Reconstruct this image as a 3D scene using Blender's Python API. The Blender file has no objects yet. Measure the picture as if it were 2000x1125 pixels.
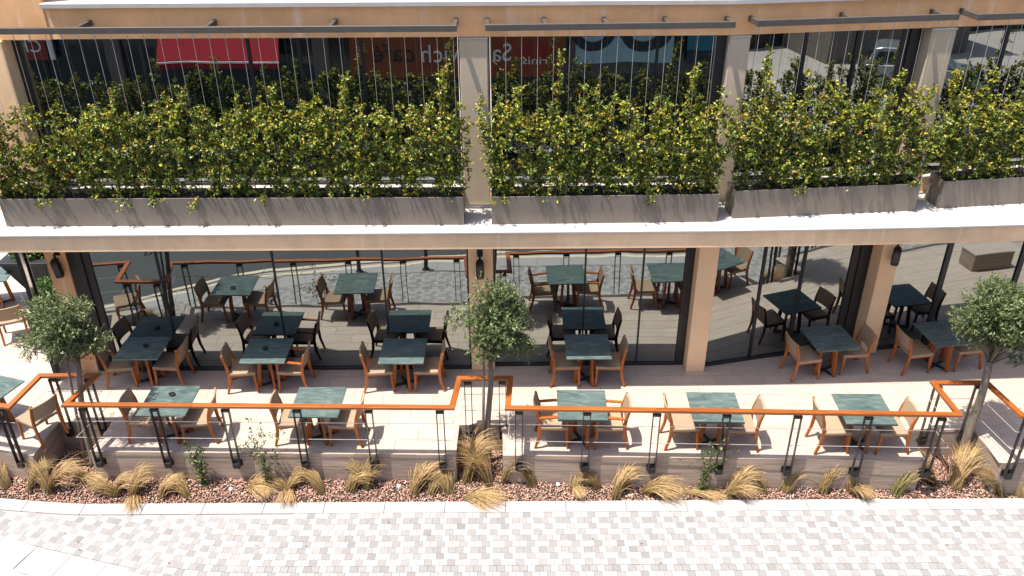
import bpy, bmesh, math, random
import numpy as np
from mathutils import Vector, Matrix
rnd = random.Random(7); nr = np.random.default_rng(11)
S = bpy.context.scene; COL = S.collection
PI = math.pi
# ------------------------------------------------------------------ camera
TH = math.radians(29.5); RHO = math.radians(-.35); FPX = 1669.0
CL, CH = 13.43, 9.35
f3 = Vector((0, math.cos(TH), -math.sin(TH))); r3 = Vector((1, 0, 0)); u3 = Vector((0, math.sin(TH), math.cos(TH)))
R3 = math.cos(RHO)*r3 + math.sin(RHO)*u3; U3 = -math.sin(RHO)*r3 + math.cos(RHO)*u3
cam = bpy.data.cameras.new('camera'); cam.sensor_width = 36; cam.lens = 36*FPX/2000
cam.clip_start = .1; cam.clip_end = 1500
co = bpy.data.objects.new('camera', cam); COL.objects.link(co)
M = Matrix((R3, U3, -f3)).transposed().to_4x4(); M.translation = Vector((0, -CL, CH)); co.matrix_world = M
S.camera = co
# ------------------------------------------------------------------ light
LDIR = Vector((.30, .135, -1)).normalized()
w = bpy.data.worlds.new('World'); S.world = w; w.use_nodes = True
nt = w.node_tree; nt.nodes.clear()
sky = nt.nodes.new('ShaderNodeTexSky'); sky.sky_type = 'NISHITA'; sky.sun_disc = False
sky.sun_elevation = math.asin(-LDIR.z); sky.sun_rotation = math.atan2(-LDIR.x, -LDIR.y)
sky.air_density = .65; sky.dust_density = 2.2
bg = nt.nodes.new('ShaderNodeBackground'); bg.inputs[1].default_value = .145
wo = nt.nodes.new('ShaderNodeOutputWorld')
nt.links.new(sky.outputs[0], bg.inputs[0]); nt.links.new(bg.outputs[0], wo.inputs[0])
sun = bpy.data.lights.new('sun', 'SUN'); sun.energy = 4.4; sun.angle = math.radians(.53); sun.color = (1, .935, .85)
so = bpy.data.objects.new('sun', sun); COL.objects.link(so)
so.rotation_euler = LDIR.to_track_quat('-Z', 'Y').to_euler(); so.location = (-8, -6, 30)
S.view_settings.view_transform = 'Standard'; S.view_settings.look = 'None'
S.view_settings.exposure = 1.03; S.view_settings.gamma = 1; S.view_settings.use_curve_mapping = False
S.cycles.max_bounces = 8; S.cycles.glossy_bounces = 4; S.cycles.transmission_bounces = 4
S.cycles.sample_clamp_indirect = 6; S.cycles.use_denoising = True
S.cycles.caustics_reflective = False; S.cycles.caustics_refractive = False

# ------------------------------------------------------------------ materials
def new_mat(name):
    m = bpy.data.materials.new(name); m.use_nodes = True; n = m.node_tree; n.nodes.clear()
    o = n.nodes.new('ShaderNodeOutputMaterial'); return m, n, o
def pm(name, c, rough=.6, metal=0, var=.12, scale=6, stretch=(1, 1, 1), bump=0., bscale=80, bstretch=(1, 1, 1), rand=0., spec=.4, c2=None, big=0., bigscale=.7, coat=0., dirt=None, detail=6):
    m, n, o = new_mat(name); L = n.links
    b = n.nodes.new('ShaderNodeBsdfPrincipled'); L.new(b.outputs[0], o.inputs[0])
    tc = n.nodes.new('ShaderNodeTexCoord'); oi = n.nodes.new('ShaderNodeObjectInfo')
    off = n.nodes.new('ShaderNodeVectorMath'); off.operation = 'ADD'
    mul = n.nodes.new('ShaderNodeMath'); mul.operation = 'MULTIPLY'; mul.inputs[1].default_value = 37.0
    L.new(oi.outputs['Random'], mul.inputs[0]); L.new(tc.outputs['Object'], off.inputs[0]); L.new(mul.outputs[0], off.inputs[1])
    def noise(sc, st, det=detail):
        mp = n.nodes.new('ShaderNodeMapping'); mp.inputs['Scale'].default_value = st
        L.new(off.outputs[0], mp.inputs[0])
        t = n.nodes.new('ShaderNodeTexNoise'); t.inputs['Scale'].default_value = sc; t.inputs['Detail'].default_value = det
        t.inputs['Roughness'].default_value = .6
        L.new(mp.outputs[0], t.inputs[0]); return t.outputs['Fac']
    def ramp(fac, a, b_):
        r = n.nodes.new('ShaderNodeMapRange'); r.inputs[1].default_value = .3; r.inputs[2].default_value = .7
        r.inputs[3].default_value = a; r.inputs[4].default_value = b_; L.new(fac, r.inputs[0]); return r.outputs[0]
    def mix(fac, A, B, mode='MIX'):
        x = n.nodes.new('ShaderNodeMix'); x.data_type = 'RGBA'; x.blend_type = mode
        if isinstance(fac, float): x.inputs[0].default_value = fac
        else: L.new(fac, x.inputs[0])
        for k, v in ((6, A), (7, B)):
            if isinstance(v, tuple): x.inputs[k].default_value = (*v, 1)
            else: L.new(v, x.inputs[k])
        return x.outputs[2]
    ca = tuple(x*(1-var) for x in c); cb = tuple(min(1, x*(1+var)) for x in c) if c2 is None else c2
    nz = noise(scale, stretch)
    out = mix(ramp(nz, 0., 1.), ca, cb)
    if big:
        g = ramp(noise(bigscale, (1, 1, 1), 3), 1-big, 1+big*.5)
        cc = n.nodes.new('ShaderNodeCombineColor')
        for k in range(3): L.new(g, cc.inputs[k])
        out = mix(1., out, cc.outputs[0], 'MULTIPLY')
    if rand:
        g = n.nodes.new('ShaderNodeMapRange'); g.inputs[3].default_value = 1-rand; g.inputs[4].default_value = 1+rand*.6
        L.new(oi.outputs['Random'], g.inputs[0])
        cc = n.nodes.new('ShaderNodeCombineColor')
        for k in range(3): L.new(g.outputs[0], cc.inputs[k])
        out = mix(1., out, cc.outputs[0], 'MULTIPLY')
    if dirt:
        dn = n.nodes.new('ShaderNodeMapRange'); dn.inputs[1].default_value = .55; dn.inputs[2].default_value = .75
        L.new(noise(dirt[1], dirt[2] if len(dirt) > 2 else (1, 1, 1)), dn.inputs[0]); out = mix(dn.outputs[0], out, dirt[0])
    L.new(out, b.inputs['Base Color'])
    b.inputs['Metallic'].default_value = metal; b.inputs['Specular IOR Level'].default_value = spec
    rr = ramp(nz, max(.02, rough-.08), min(1, rough+.08)); L.new(rr, b.inputs['Roughness'])
    if coat: b.inputs['Coat Weight'].default_value = coat; b.inputs['Coat Roughness'].default_value = .15
    if bump:
        bp = n.nodes.new('ShaderNodeBump'); bp.inputs['Strength'].default_value = bump; bp.inputs['Distance'].default_value = .01
        L.new(noise(bscale, bstretch, 4), bp.inputs['Height']); L.new(bp.outputs[0], b.inputs['Normal'])
    return m
def leaf_mat(name, trans=.3, rough=.45):
    m, n, o = new_mat(name); L = n.links
    a = n.nodes.new('ShaderNodeAttribute'); a.attribute_name = 'tone'
    b = n.nodes.new('ShaderNodeBsdfPrincipled'); b.inputs['Roughness'].default_value = rough; b.inputs['Specular IOR Level'].default_value = .45
    t = n.nodes.new('ShaderNodeBsdfTranslucent'); x = n.nodes.new('ShaderNodeMixShader'); x.inputs[0].default_value = trans
    L.new(a.outputs['Color'], b.inputs['Base Color']); L.new(a.outputs['Color'], t.inputs['Color'])
    L.new(b.outputs[0], x.inputs[1]); L.new(t.outputs[0], x.inputs[2]); L.new(x.outputs[0], o.inputs[0]); return m
def tone_mat(name, rough=.8):
    m, n, o = new_mat(name); L = n.links
    a = n.nodes.new('ShaderNodeAttribute'); a.attribute_name = 'tone'
    tc = n.nodes.new('ShaderNodeTexCoord'); t = n.nodes.new('ShaderNodeTexNoise'); t.inputs['Scale'].default_value = 40; t.inputs['Detail'].default_value = 5
    L.new(tc.outputs['Object'], t.inputs[0])
    r = n.nodes.new('ShaderNodeMapRange'); r.inputs[1].default_value = .3; r.inputs[2].default_value = .7; r.inputs[3].default_value = .88; r.inputs[4].default_value = 1.08
    L.new(t.outputs['Fac'], r.inputs[0])
    v = n.nodes.new('ShaderNodeVectorMath'); v.operation = 'SCALE'; L.new(a.outputs['Color'], v.inputs[0]); L.new(r.outputs[0], v.inputs['Scale'])
    b = n.nodes.new('ShaderNodeBsdfPrincipled'); b.inputs['Roughness'].default_value = rough; b.inputs['Specular IOR Level'].default_value = .25
    L.new(v.outputs[0], b.inputs['Base Color']); L.new(b.outputs[0], o.inputs[0])
    return m
def glass_mat(name, tint, wave=.02):
    m, n, o = new_mat(name); L = n.links
    g = n.nodes.new('ShaderNodeBsdfGlossy'); g.inputs['Color'].default_value = (*tint, 1); g.inputs['Roughness'].default_value = .0
    d = n.nodes.new('ShaderNodeBsdfDiffuse'); d.inputs['Color'].default_value = (.008, .034, .042, 1)
    x = n.nodes.new('ShaderNodeMixShader'); x.inputs[0].default_value = .90
    tc = n.nodes.new('ShaderNodeTexCoord'); oi = n.nodes.new('ShaderNodeObjectInfo')
    va = n.nodes.new('ShaderNodeVectorMath'); va.operation = 'ADD'; L.new(tc.outputs['Object'], va.inputs[0])
    mu = n.nodes.new('ShaderNodeMath'); mu.operation = 'MULTIPLY'; mu.inputs[1].default_value = 50; L.new(oi.outputs['Random'], mu.inputs[0]); L.new(mu.outputs[0], va.inputs[1])
    t = n.nodes.new('ShaderNodeTexNoise'); t.inputs['Scale'].default_value = .9; t.inputs['Detail'].default_value = 1.2
    L.new(va.outputs[0], t.inputs[0])
    bp = n.nodes.new('ShaderNodeBump'); bp.inputs['Strength'].default_value = wave; bp.inputs['Distance'].default_value = .35
    L.new(t.outputs['Fac'], bp.inputs['Height']); L.new(bp.outputs[0], g.inputs['Normal'])
    L.new(d.outputs[0], x.inputs[1]); L.new(g.outputs[0], x.inputs[2]); L.new(x.outputs[0], o.inputs[0]); return m
def marble_mat(name):
    m, n, o = new_mat(name); L = n.links
    tc = n.nodes.new('ShaderNodeTexCoord'); oi = n.nodes.new('ShaderNodeObjectInfo')
    va = n.nodes.new('ShaderNodeVectorMath'); va.operation = 'ADD'; L.new(tc.outputs['Object'], va.inputs[0])
    mu = n.nodes.new('ShaderNodeMath'); mu.operation = 'MULTIPLY'; mu.inputs[1].default_value = 21; L.new(oi.outputs['Random'], mu.inputs[0]); L.new(mu.outputs[0], va.inputs[1])
    mp = n.nodes.new('ShaderNodeMapping'); mp.inputs['Scale'].default_value = (1.2, 4.5, 1); mp.inputs['Rotation'].default_value = (0, 0, .35)
    L.new(va.outputs[0], mp.inputs[0])
    t = n.nodes.new('ShaderNodeTexNoise'); t.inputs['Scale'].default_value = 2.6; t.inputs['Detail'].default_value = 9; t.inputs['Roughness'].default_value = .65; t.inputs['Distortion'].default_value = 1.2
    L.new(mp.outputs[0], t.inputs[0])
    r = n.nodes.new('ShaderNodeValToRGB'); e = r.color_ramp.elements
    e[0].position = .3; e[0].color = (.042, .072, .069, 1); e[1].position = .7; e[1].color = (.155, .19, .178, 1)
    k = e.new(.5); k.color = (.082, .118, .111, 1); k = e.new(.73); k.color = (.32, .36, .34, 1)
    L.new(t.outputs['Fac'], r.inputs[0])
    b = n.nodes.new('ShaderNodeBsdfPrincipled'); b.inputs['Roughness'].default_value = .36; b.inputs['Specular IOR Level'].default_value = .22
    L.new(r.outputs[0], b.inputs['Base Color']); L.new(b.outputs[0], o.inputs[0]); return m

MT = dict(
 plaster=pm('tan_plaster', (.90, .60, .345), .85, var=.09, scale=2.5, big=.14, bigscale=.9, bump=.35, bscale=90, dirt=((.92, .68, .46), 2.2, (3, 3, .2))),
 plaster2=pm('ochre_plaster', (.86, .47, .22), .85, var=.10, scale=2.5, big=.16, bigscale=.8, bump=.35, bscale=90, dirt=((.90, .62, .40), 2.6, (2.2, 2.2, .15))),
 column=pm('column_plaster', (.86, .585, .335), .85, var=.04, scale=3, big=.06, bump=.2, bscale=120),
 taupe=pm('taupe_plaster', (.50, .405, .285), .85, var=.04, scale=3, big=.06, bump=.2, bscale=120, dirt=((.56, .44, .34), 2., (3, 3, .2))),
 white=pm('white_membrane', (.46, .435, .41), .75, var=.06, scale=5, big=.07, bump=.2, bscale=60, dirt=((.42, .385, .355), 2.6)),
 frame=pm('bronze_frame', (.035, .032, .030), .45, .3, var=.15, scale=9),
 frame2=pm('dark_aluminium', (.022, .027, .030), .4, .3, var=.15, scale=9),
 glass=glass_mat('mirror_glass_terrace', (.325, .352, .345), .013),
 glass2=glass_mat('mirror_glass_upper', (.34, .385, .39), .006),
 planter=pm('brown_grey_metal', (.195, .163, .132), .5, .15, var=.07, scale=3, big=.1, bigscale=1.3, bump=.08, bscale=30, dirt=((.225, .19, .152), 4., (4, 4, .4))),
 soil=pm('soil', (.05, .037, .028), .95, var=.3, scale=30, bump=.8, bscale=60),
 trellis=pm('trellis_metal', (.085, .077, .068), .5, .2, var=.12, scale=8),
 wire=pm('steel_wire', (.46, .42, .38), .4, .2, var=.1, scale=30),
 bark=pm('grey_bark', (.19, .155, .12), .9, var=.3, scale=22, stretch=(1, 1, .2), bump=.8, bscale=50, bstretch=(1, 1, .25)),
 stem=pm('brown_stem', (.11, .075, .045), .85, var=.3, scale=30),
 wood=pm('varnished_wood', (.33, .092, .016), .5, var=.28, scale=14, stretch=(1, 1, 1), bump=.08, bscale=60, rand=.18, spec=.3, coat=.08),
 rail=pm('handrail_wood', (.31, .092, .017), .4, var=.22, scale=7, stretch=(.35, 3, 3), rand=.22, spec=.35, coat=.15, dirt=((.19, .045, .010), 5., (.3, 2.5, 2.5))),
 fabric=pm('woven_beige', (.33, .24, .158), .85, var=.08, scale=120, bump=.5, bscale=260, big=.05, bigscale=5, rand=.08),
 marble=marble_mat('green_marble'),
 steel=pm('post_steel', (.045, .043, .042), .42, .35, var=.15, scale=10, rand=.12),
 tile=pm('travertine_tile', (.43, .365, .31), .6, var=.09, scale=2.2, stretch=(1, 9, 1), big=.06, bigscale=2, rand=.055, bump=.06, bscale=20, dirt=((.345, .275, .22), 2.6, (.6, 5, 1))),
 grout=pm('grout', (.33, .28, .245), .9, var=.1, scale=20),
 clad=pm('striated_stone', (.37, .285, .22), .7, var=.28, scale=2.6, stretch=(.4, 1, 10), big=.06, rand=.10, bump=.15, bscale=12, bstretch=(.4, 1, 6), dirt=((.16, .118, .088), 2.2, (.35, 1, 11))),
 kerb=pm('white_concrete', (.36, .345, .335), .8, var=.05, scale=8, big=.05, rand=.03, bump=.1, bscale=60),
 slab=pm('pale_paving', (.315, .308, .30), .8, var=.05, scale=4, stretch=(1, 5, 1), rand=.05, bump=.1, bscale=50),
 joint=pm('joint_sand', (.33, .31, .30), .95, var=.1, scale=40),
 paver=tone_mat('paver_stone', .85), gravel=tone_mat('gravel_stone', .85),
 leaf=leaf_mat('vine_leaf', .22, .34), olive=leaf_mat('olive_leaf', .2, .45), grass=leaf_mat('dry_grass', .3, .6),
 asphalt=pm('asphalt', (.065, .07, .073), .9, var=.15, scale=60, big=.12, bigscale=.4, bump=.3, bscale=200),
 concrete=pm('pale_concrete', (.36, .315, .285), .9, var=.08, scale=3, big=.1, bigscale=.3),
 ground=pm('far_ground', (.24, .22, .20), .95, var=.1, scale=.5),
 black=pm('black_plastic', (.012, .012, .013), .45, var=.2, scale=20),
 ash=pm('ashtray_ceramic', (.018, .016, .014), .4, var=.2, scale=20),
 blackpot=pm('black_pot', (.016, .019, .021), .5, var=.2, scale=6),
 orange=pm('orange_board', (.25, .06, .014), .55, var=.05, scale=3),
 red=pm('red_canvas', (.34, .006, .014), .8, var=.07, scale=6, bump=.1, bscale=40),
 redsign=pm('red_board', (.25, .025, .018), .5, var=.05, scale=4),
 letter=pm('white_letter', (.78, .77, .74), .5, var=.03, scale=4),
 darkletter=pm('dark_letter', (.03, .022, .02), .5, var=.05, scale=4),
 sunred=pm('deep_red', (.30, .02, .015), .5, var=.05, scale=4),
 poster=pm('pale_blue_poster', (.34, .52, .56), .4, var=.06, scale=2),
 posterdark=pm('poster_dark', (.02, .035, .045), .4, var=.1, scale=3),
 bluesign=pm('blue_board', (.02, .16, .22), .4, var=.06, scale=3),
 shopwall=pm('shop_wall', (.16, .13, .11), .9, var=.1, scale=3, big=.15),
 shopglass=pm('shop_glass', (.015, .02, .024), .08, var=.1, scale=2, spec=.6),
 carpaint=pm('silver_paint', (.26, .27, .28), .3, .5, var=.02, scale=3, coat=.6),
 rubber=pm('rubber', (.02, .02, .02), .8, var=.1, scale=20),
 bluewall=pm('blue_grey_wall', (.30, .38, .42), .9, var=.06, scale=2),
 cream=pm('cream_kerb', (.62, .54, .42), .85, var=.08, scale=6, rand=.06),
 tag=pm('white_tag', (.78, .78, .76), .5, var=.03, scale=10),
)
# ------------------------------------------------------------------ geometry helpers
class MB:
    def __init__(s): s.v = []; s.f = []; s.t = []
    def add(s, vs, fs, tone=None):
        k = len(s.v); s.v += [tuple(p) for p in vs]; s.f += [tuple(i+k for i in f) for f in fs]
        s.t += [tone or (1, 1, 1)]*len(vs); return s
    def box(s, x0, y0, z0, x1, y1, z1, T=None, tone=None):
        vs = [Vector((x, y, z)) for z in (z0, z1) for (x, y) in ((x0, y0), (x1, y0), (x1, y1), (x0, y1))]
        if T: vs = [T @ p for p in vs]
        return s.add(vs, [(0, 3, 2, 1), (4, 5, 6, 7), (0, 1, 5, 4), (1, 2, 6, 5), (2, 3, 7, 6), (3, 0, 4, 7)], tone)
    def prism(s, pts, z0, z1, T=None, tone=None):       # polygon in xy (ccw), extruded in z
        n = len(pts); vs = [Vector((p[0], p[1], z0)) for p in pts]+[Vector((p[0], p[1], z1)) for p in pts]
        if T: vs = [T @ p for p in vs]
        fs = [tuple(range(n-1, -1, -1)), tuple(range(n, 2*n))]+[(i, (i+1) % n, n+(i+1) % n, n+i) for i in range(n)]
        return s.add(vs, fs, tone)
    def bar(s, a, b, wx, wy, up=(0, 0, 1), taper=1.):     # rectangular bar between two points
        a = Vector(a); b = Vector(b); d = (b-a).normalized(); u = Vector(up)
        if abs(d.dot(u)) > .98: u = Vector((0, 1, 0))
        sx = d.cross(u).normalized(); sy = sx.cross(d).normalized(); vs = []
        for p, k in ((a, 1.), (b, taper)):
            vs += [p+sx*wx*k*i/2+sy*wy*k*j/2 for i, j in ((-1, -1), (1, -1), (1, 1), (-1, 1))]
        return s.add(vs, [(0, 3, 2, 1), (4, 5, 6, 7), (0, 1, 5, 4), (1, 2, 6, 5), (2, 3, 7, 6), (3, 0, 4, 7)])
    def tube(s, pts, rad, n=6):
        pts = [Vector(p) for p in pts]; rings = []
        if not hasattr(rad, '__len__'): rad = [rad]*len(pts)
        for i, p in enumerate(pts):
            d = (pts[min(i+1, len(pts)-1)]-pts[max(i-1, 0)]).normalized()
            u = Vector((0, 0, 1)) if abs(d.z) < .9 else Vector((1, 0, 0))
            a = d.cross(u).normalized(); b = a.cross(d)
            rings += [p+(a*math.cos(2*PI*k/n)+b*math.sin(2*PI*k/n))*rad[i] for k in range(n)]
        m = len(pts)
        fs = [(i*n+k, i*n+(k+1) % n, (i+1)*n+(k+1) % n, (i+1)*n+k) for i in range(m-1) for k in range(n)]
        fs += [tuple(range(n-1, -1, -1)), tuple(range((m-1)*n, m*n))]
        return s.add(rings, fs)
    def lathe(s, prof, n=20, c=(0, 0, 0)):
        vs = []; m = len(prof)
        for r, z in prof: vs += [(c[0]+r*math.cos(2*PI*k/n), c[1]+r*math.sin(2*PI*k/n), c[2]+z) for k in range(n)]
        fs = [(i*n+k, i*n+(k+1) % n, (i+1)*n+(k+1) % n, (i+1)*n+k) for i in range(m-1) for k in range(n)]
        fs += [tuple(range(n-1, -1, -1)), tuple(range((m-1)*n, m*n))]
        return s.add(vs, fs)
    def mesh(s, name, m, bevel=0, smooth=False, tone=False, seg=1):
        me = bpy.data.meshes.new(name); me.from_pydata(s.v, [], s.f)
        if tone:
            a = me.color_attributes.new('tone', 'FLOAT_COLOR', 'POINT')
            a.data.foreach_set('color', np.array([(*t, 1) for t in s.t], dtype=np.float32).ravel())
        bm = bmesh.new(); bm.from_mesh(me); bmesh.ops.recalc_face_normals(bm, faces=bm.faces)
        if bevel:
            es = [e for e in bm.edges if len(e.link_faces) == 2 and e.calc_face_angle(0) > .5]
            bmesh.ops.bevel(bm, geom=es, offset=bevel, segments=seg, profile=.5, affect='EDGES', clamp_overlap=True)
        bm.to_mesh(me); bm.free(); me.materials.append(MT[m] if isinstance(m, str) else m)
        if smooth: me.shade_smooth()
        return me
    def build(s, name, m, parent=None, bevel=0, smooth=False, tone=False, loc=None, rz=0, seg=1):
        return link(name, s.mesh(name, m, bevel, smooth, tone, seg), parent, loc, rz)
def link(name, me, parent=None, loc=None, rz=0):
    o = bpy.data.objects.new(name, me); COL.objects.link(o)
    if loc: o.location = loc
    if rz: o.rotation_euler.z = rz
    if parent: o.parent = parent
    return o
def tag(o, label=None, cat=None, group=None, kind=None):
    if label: o['label'] = label
    if cat: o['category'] = cat
    if group: o['group'] = group
    if kind: o['kind'] = kind
    return o
def thing(name, label, cat, loc=(0, 0, 0), rz=0, group=None, kind=None):
    o = bpy.data.objects.new(name, None); o.empty_display_size = .2; COL.objects.link(o); o.location = loc; o.rotation_euler.z = rz
    return tag(o, label, cat, group, kind)
def copy_tree(o, parent=None):
    c = o.copy(); COL.objects.link(c)
    if parent: c.parent = parent
    for ch in list(o.children): copy_tree(ch, c)
    return c
def raw_mesh(name, V, F, m, cols=None, smooth=False):    # numpy arrays, triangles or quads
    V = np.asarray(V, np.float32); F = np.asarray(F, np.int32); k = F.shape[1]
    me = bpy.data.meshes.new(name); me.vertices.add(len(V)); me.vertices.foreach_set('co', V.ravel())
    me.loops.add(F.size); me.loops.foreach_set('vertex_index', F.ravel())
    me.polygons.add(len(F)); me.polygons.foreach_set('loop_start', np.arange(0, F.size, k, dtype=np.int32))
    if cols is not None:
        a = me.color_attributes.new('tone', 'FLOAT_COLOR', 'POINT')
        a.data.foreach_set('color', np.c_[cols, np.ones(len(cols))].astype(np.float32).ravel())
    me.update(calc_edges=True); me.validate(); me.materials.append(MT[m])
    if smooth: me.shade_smooth()
    return me
def unit(a): return a/np.maximum(1e-9, np.linalg.norm(a, axis=-1, keepdims=True))
def leaves(P, D, Ln, W, cols, nup=None, fold=.25):        # rhombic folded leaves: base P, direction D
    n = len(P); D = unit(D)
    N = nr.normal(0, .55, (n, 3))+np.array([0, -.25, .8]) if nup is None else nup
    X = unit(np.cross(D, N)); N = unit(np.cross(X, D))
    Ln = Ln[:, None]; W = W[:, None]
    mid = P+D*Ln*.45
    V = np.stack([P, mid+X*W*.5+N*W*fold, P+D*Ln-N*Ln*.12, mid-X*W*.5+N*W*fold], 1).reshape(-1, 3)
    b = np.arange(n)[:, None]*4
    F = np.concatenate([b+np.array([[0, 1, 2]]), b+np.array([[0, 2, 3]])], 0)
    return V, F, np.repeat(cols, 4, 0)
def joinf(parts):
    V = []; F = []; Cc = []; k = 0
    for v, f, c in parts: V.append(v); F.append(f+k); Cc.append(c); k += len(v)
    return np.concatenate(V), np.concatenate(F), np.concatenate(Cc)
def clip(poly, a, b, c):                                   # keep a*x+b*y>=c
    out = []
    for i in range(len(poly)):
        p, q = poly[i], poly[(i+1) % len(poly)]; dp = a*p[0]+b*p[1]-c; dq = a*q[0]+b*q[1]-c
        if dp >= 0: out.append(p)
        if dp*dq < 0: t = dp/(dp-dq); out.append((p[0]+(q[0]-p[0])*t, p[1]+(q[1]-p[1])*t))
    return out
def area(p): return abs(sum(p[i][0]*p[(i+1) % len(p)][1]-p[(i+1) % len(p)][0]*p[i][1] for i in range(len(p))))/2
def noise1(x, seed):
    return sum(math.sin(x*fr+seed*ph)*am for fr, ph, am in ((1.1, 1.7, .5), (2.7, 3.1, .3), (6.3, 5.3, .2), (13., 2.2, .12)))

# ================================================================== SETTING
ZS = -.67                                               # street level
g = tag(MB().box(-220, -220, ZS-.5, 220, 220, ZS-.10).build('ground', 'ground'), 'flat bare ground under and beyond the street', 'ground', kind='structure')
# outer edge of the terrace (wall face), left to right, with the three notches for the trees
EDGE = [(-13, -1.3), (-10.5, -1.78), (-8.6, -2.28), (-7.96, -2.45), (-7.93, -1.57), (-6.98, -1.56), (-7.06, -2.35), (-.95, -2.49), (-.93, -1.71), (-.19, -1.71), (-.15, -2.51), (6.70, -2.70), (6.76, -1.91), (7.86, -1.92), (7.95, -2.77), (14, -2.95)]
floor_t = thing('terrace_floor', 'pale travertine terrace floor under the dining tables', 'floor', kind='structure')
pl = [p for p in EDGE]+[(14, 7.5), (-13, 7.5)]
MB().prism(pl, ZS-.08, -.012).build('floor_bed', 'grout', floor_t)
def edge_y(x):                                          # wall face line ignoring notches
    P = [EDGE[i] for i in (0, 1, 2, 3, 6, 7, 10, 11, 14, 15)]
    for a, b in zip(P, P[1:]):
        if a[0] <= x <= b[0]: return a[1]+(b[1]-a[1])*(x-a[0])/(b[0]-a[0])
    return P[-1][1]
NOTCH = [(-7.95, -7.0, -1.57), (-.94, -.17, -1.71), (6.73, 7.9, -1.915)]
tiles = []; TW, TD, GP = .90, .302, .0022
fine = MB()
for j in range(-11, 25):
    y0 = .02+j*TD; off = ((j*37) % 5)/5*TW
    if y0 > 7.1 or y0+TD < -2.95: continue
    for i in range(-15, 16):
        x0 = i*TW+off
        if x0 < -12.6 or x0 > 13: continue
        if y0 > .3 and x0 > -8.2 and x0 < 7: continue       # inside the building
        if y0 > .9 and x0 > -8.2: continue
        poly = [(x0+GP, y0+GP), (x0+TW-GP, y0+GP), (x0+TW-GP, y0+TD-GP), (x0+GP, y0+TD-GP)]
        pcs = [poly]
        if y0 < -1.1:
            pcs = []; cuts = [-20]+[c for n_ in NOTCH for c in n_[:2]]+[20]
            for a, b in zip(cuts, cuts[1:]):
                q = clip(clip(poly, 1, 0, a), -1, 0, -b)
                if len(q) < 3: continue
                nn = [n_ for n_ in NOTCH if abs(n_[0]-a) < 1e-6]
                if nn: q = clip(q, 0, 1, nn[0][2]+.003)
                else:
                    xm0, xm1 = min(p[0] for p in q), max(p[0] for p in q)
                    ya, yb = edge_y(xm0)+.003, edge_y(xm1)+.003; sl = (yb-ya)/max(1e-6, xm1-xm0)
                    q = clip(q, -sl, 1, ya-sl*xm0)
                if len(q) >= 3 and area(q) > .002: pcs.append(q)
        for q in pcs:
            if len(q) < 3: continue
            cx = sum(p[0] for p in q)/len(q); cy = sum(p[1] for p in q)/len(q)
            d2 = cx*cx+(cy+6)**2
            vis = abs(cx) < 9.4 and cy < .5 or (-12.6 < cx < -8 and cy < 5.2)
            tiles.append((0 if vis else 1, d2, q, cx, cy))
tiles.sort(key=lambda t: (t[0], t[1]))
plain = {}
for k, (vis, d2, q, cx, cy) in enumerate(tiles):
    dz = rnd.uniform(-.0012, .0012)
    ql = [(p[0]-cx, p[1]-cy) for p in q]
    if k < 300:
        if abs(area(q)-(TW-2*GP)*(TD-2*GP)) < 1e-5:
            if 'm' not in plain: plain['m'] = MB().prism(ql, -.012, 0).mesh('floor_tile', 'tile', bevel=.0015)
            link('floor_tile', plain['m'], floor_t, (cx, cy, dz))
        else: MB().prism(ql, -.012, 0).build('floor_tile', 'tile', floor_t, loc=(cx, cy, dz))
    else: fine.prism(q, -.012, dz)
if fine.v: tag(fine.build('floor_tile_field', 'tile', floor_t), kind='stuff')

# --- planting bed, kerb, pavement
def bed_z(y): return ZS-.035+.125*max(0, min(1, (y+2.86)/.36))
tag(MB().add([(x, y, z) for x in (-13, 14) for y, z in ((-3.02, ZS-.14), (-3.02, ZS-.035), (-2.86, ZS-.035), (-2.50, ZS+.09), (-1.2, ZS+.09), (-1.2, ZS-.14))], [(0, 1, 2, 3, 4, 5), (11, 10, 9, 8, 7, 6)]+[(i, 6+i, 6+(i+1) % 6, (i+1) % 6) for i in range(6)]).build('planting_bed', 'soil'), 'narrow planting bed of soil between terrace wall and kerb', 'planting bed', kind='structure')
kerb_t = thing('kerb', 'white concrete edging between the gravel bed and the pavers', 'kerb', kind='structure')
def kerb_y(x): return -2.885+(.085*max(0, -(x+7.0))**1.3 if x < -7.0 else 0)
KX = -13.
while KX < 13.5:
    L_ = .99; pts = [(KX+.004+(L_-.008)*t, kerb_y(KX+L_*t)) for t in (0, .25, .5, .75, 1)]
    poly = [(x, y-.245) for x, y in pts]+[(x, y) for x, y in reversed(pts)]
    MB().prism(poly, ZS-.12, ZS+.012+rnd.uniform(-.001, .001)).build('kerb_stone', 'kerb', kerb_t, bevel=.004); KX += L_
pav_t = thing('pavement', 'pavement of small white and grey square pavers beside the kerb', 'pavement', kind='structure')
MB().box(-16, -12.0, ZS-.12, 30, -3.0, ZS-.014).build('paver_bed', 'joint', pav_t)
def gx(x):                                              # rows swing up toward the left
    t = -(x+5.0); return .285*(math.log1p(math.exp(t*2.2))/2.2)
def gslope(x): t = -(x+5.0); return -.285/(1+math.exp(-t*2.2))
def band_y(x): return -5.25+.0*x+gx(x)*1.0+.02 if x > 0 else -5.25+gx(x)+.52*(1-math.exp(min(0, x)/2.2))*0
BW = .50
def road_y(x):
    P = [(-16, 0.2), (-11, -2.6), (-9.43, -3.5), (-8.34, -4.18), (-6.89, -5.0), (-5.84, -5.32), (-3.85, -5.62), (-1.95, -5.92), (0, -6.0), (4, -6.05), (12, -6.05), (40, -6.05)]
    for a, b in zip(P, P[1:]):
        if a[0] <= x <= b[0]: return a[1]+(b[1]-a[1])*(x-a[0])/(b[0]-a[0])
    return -6.05
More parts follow.
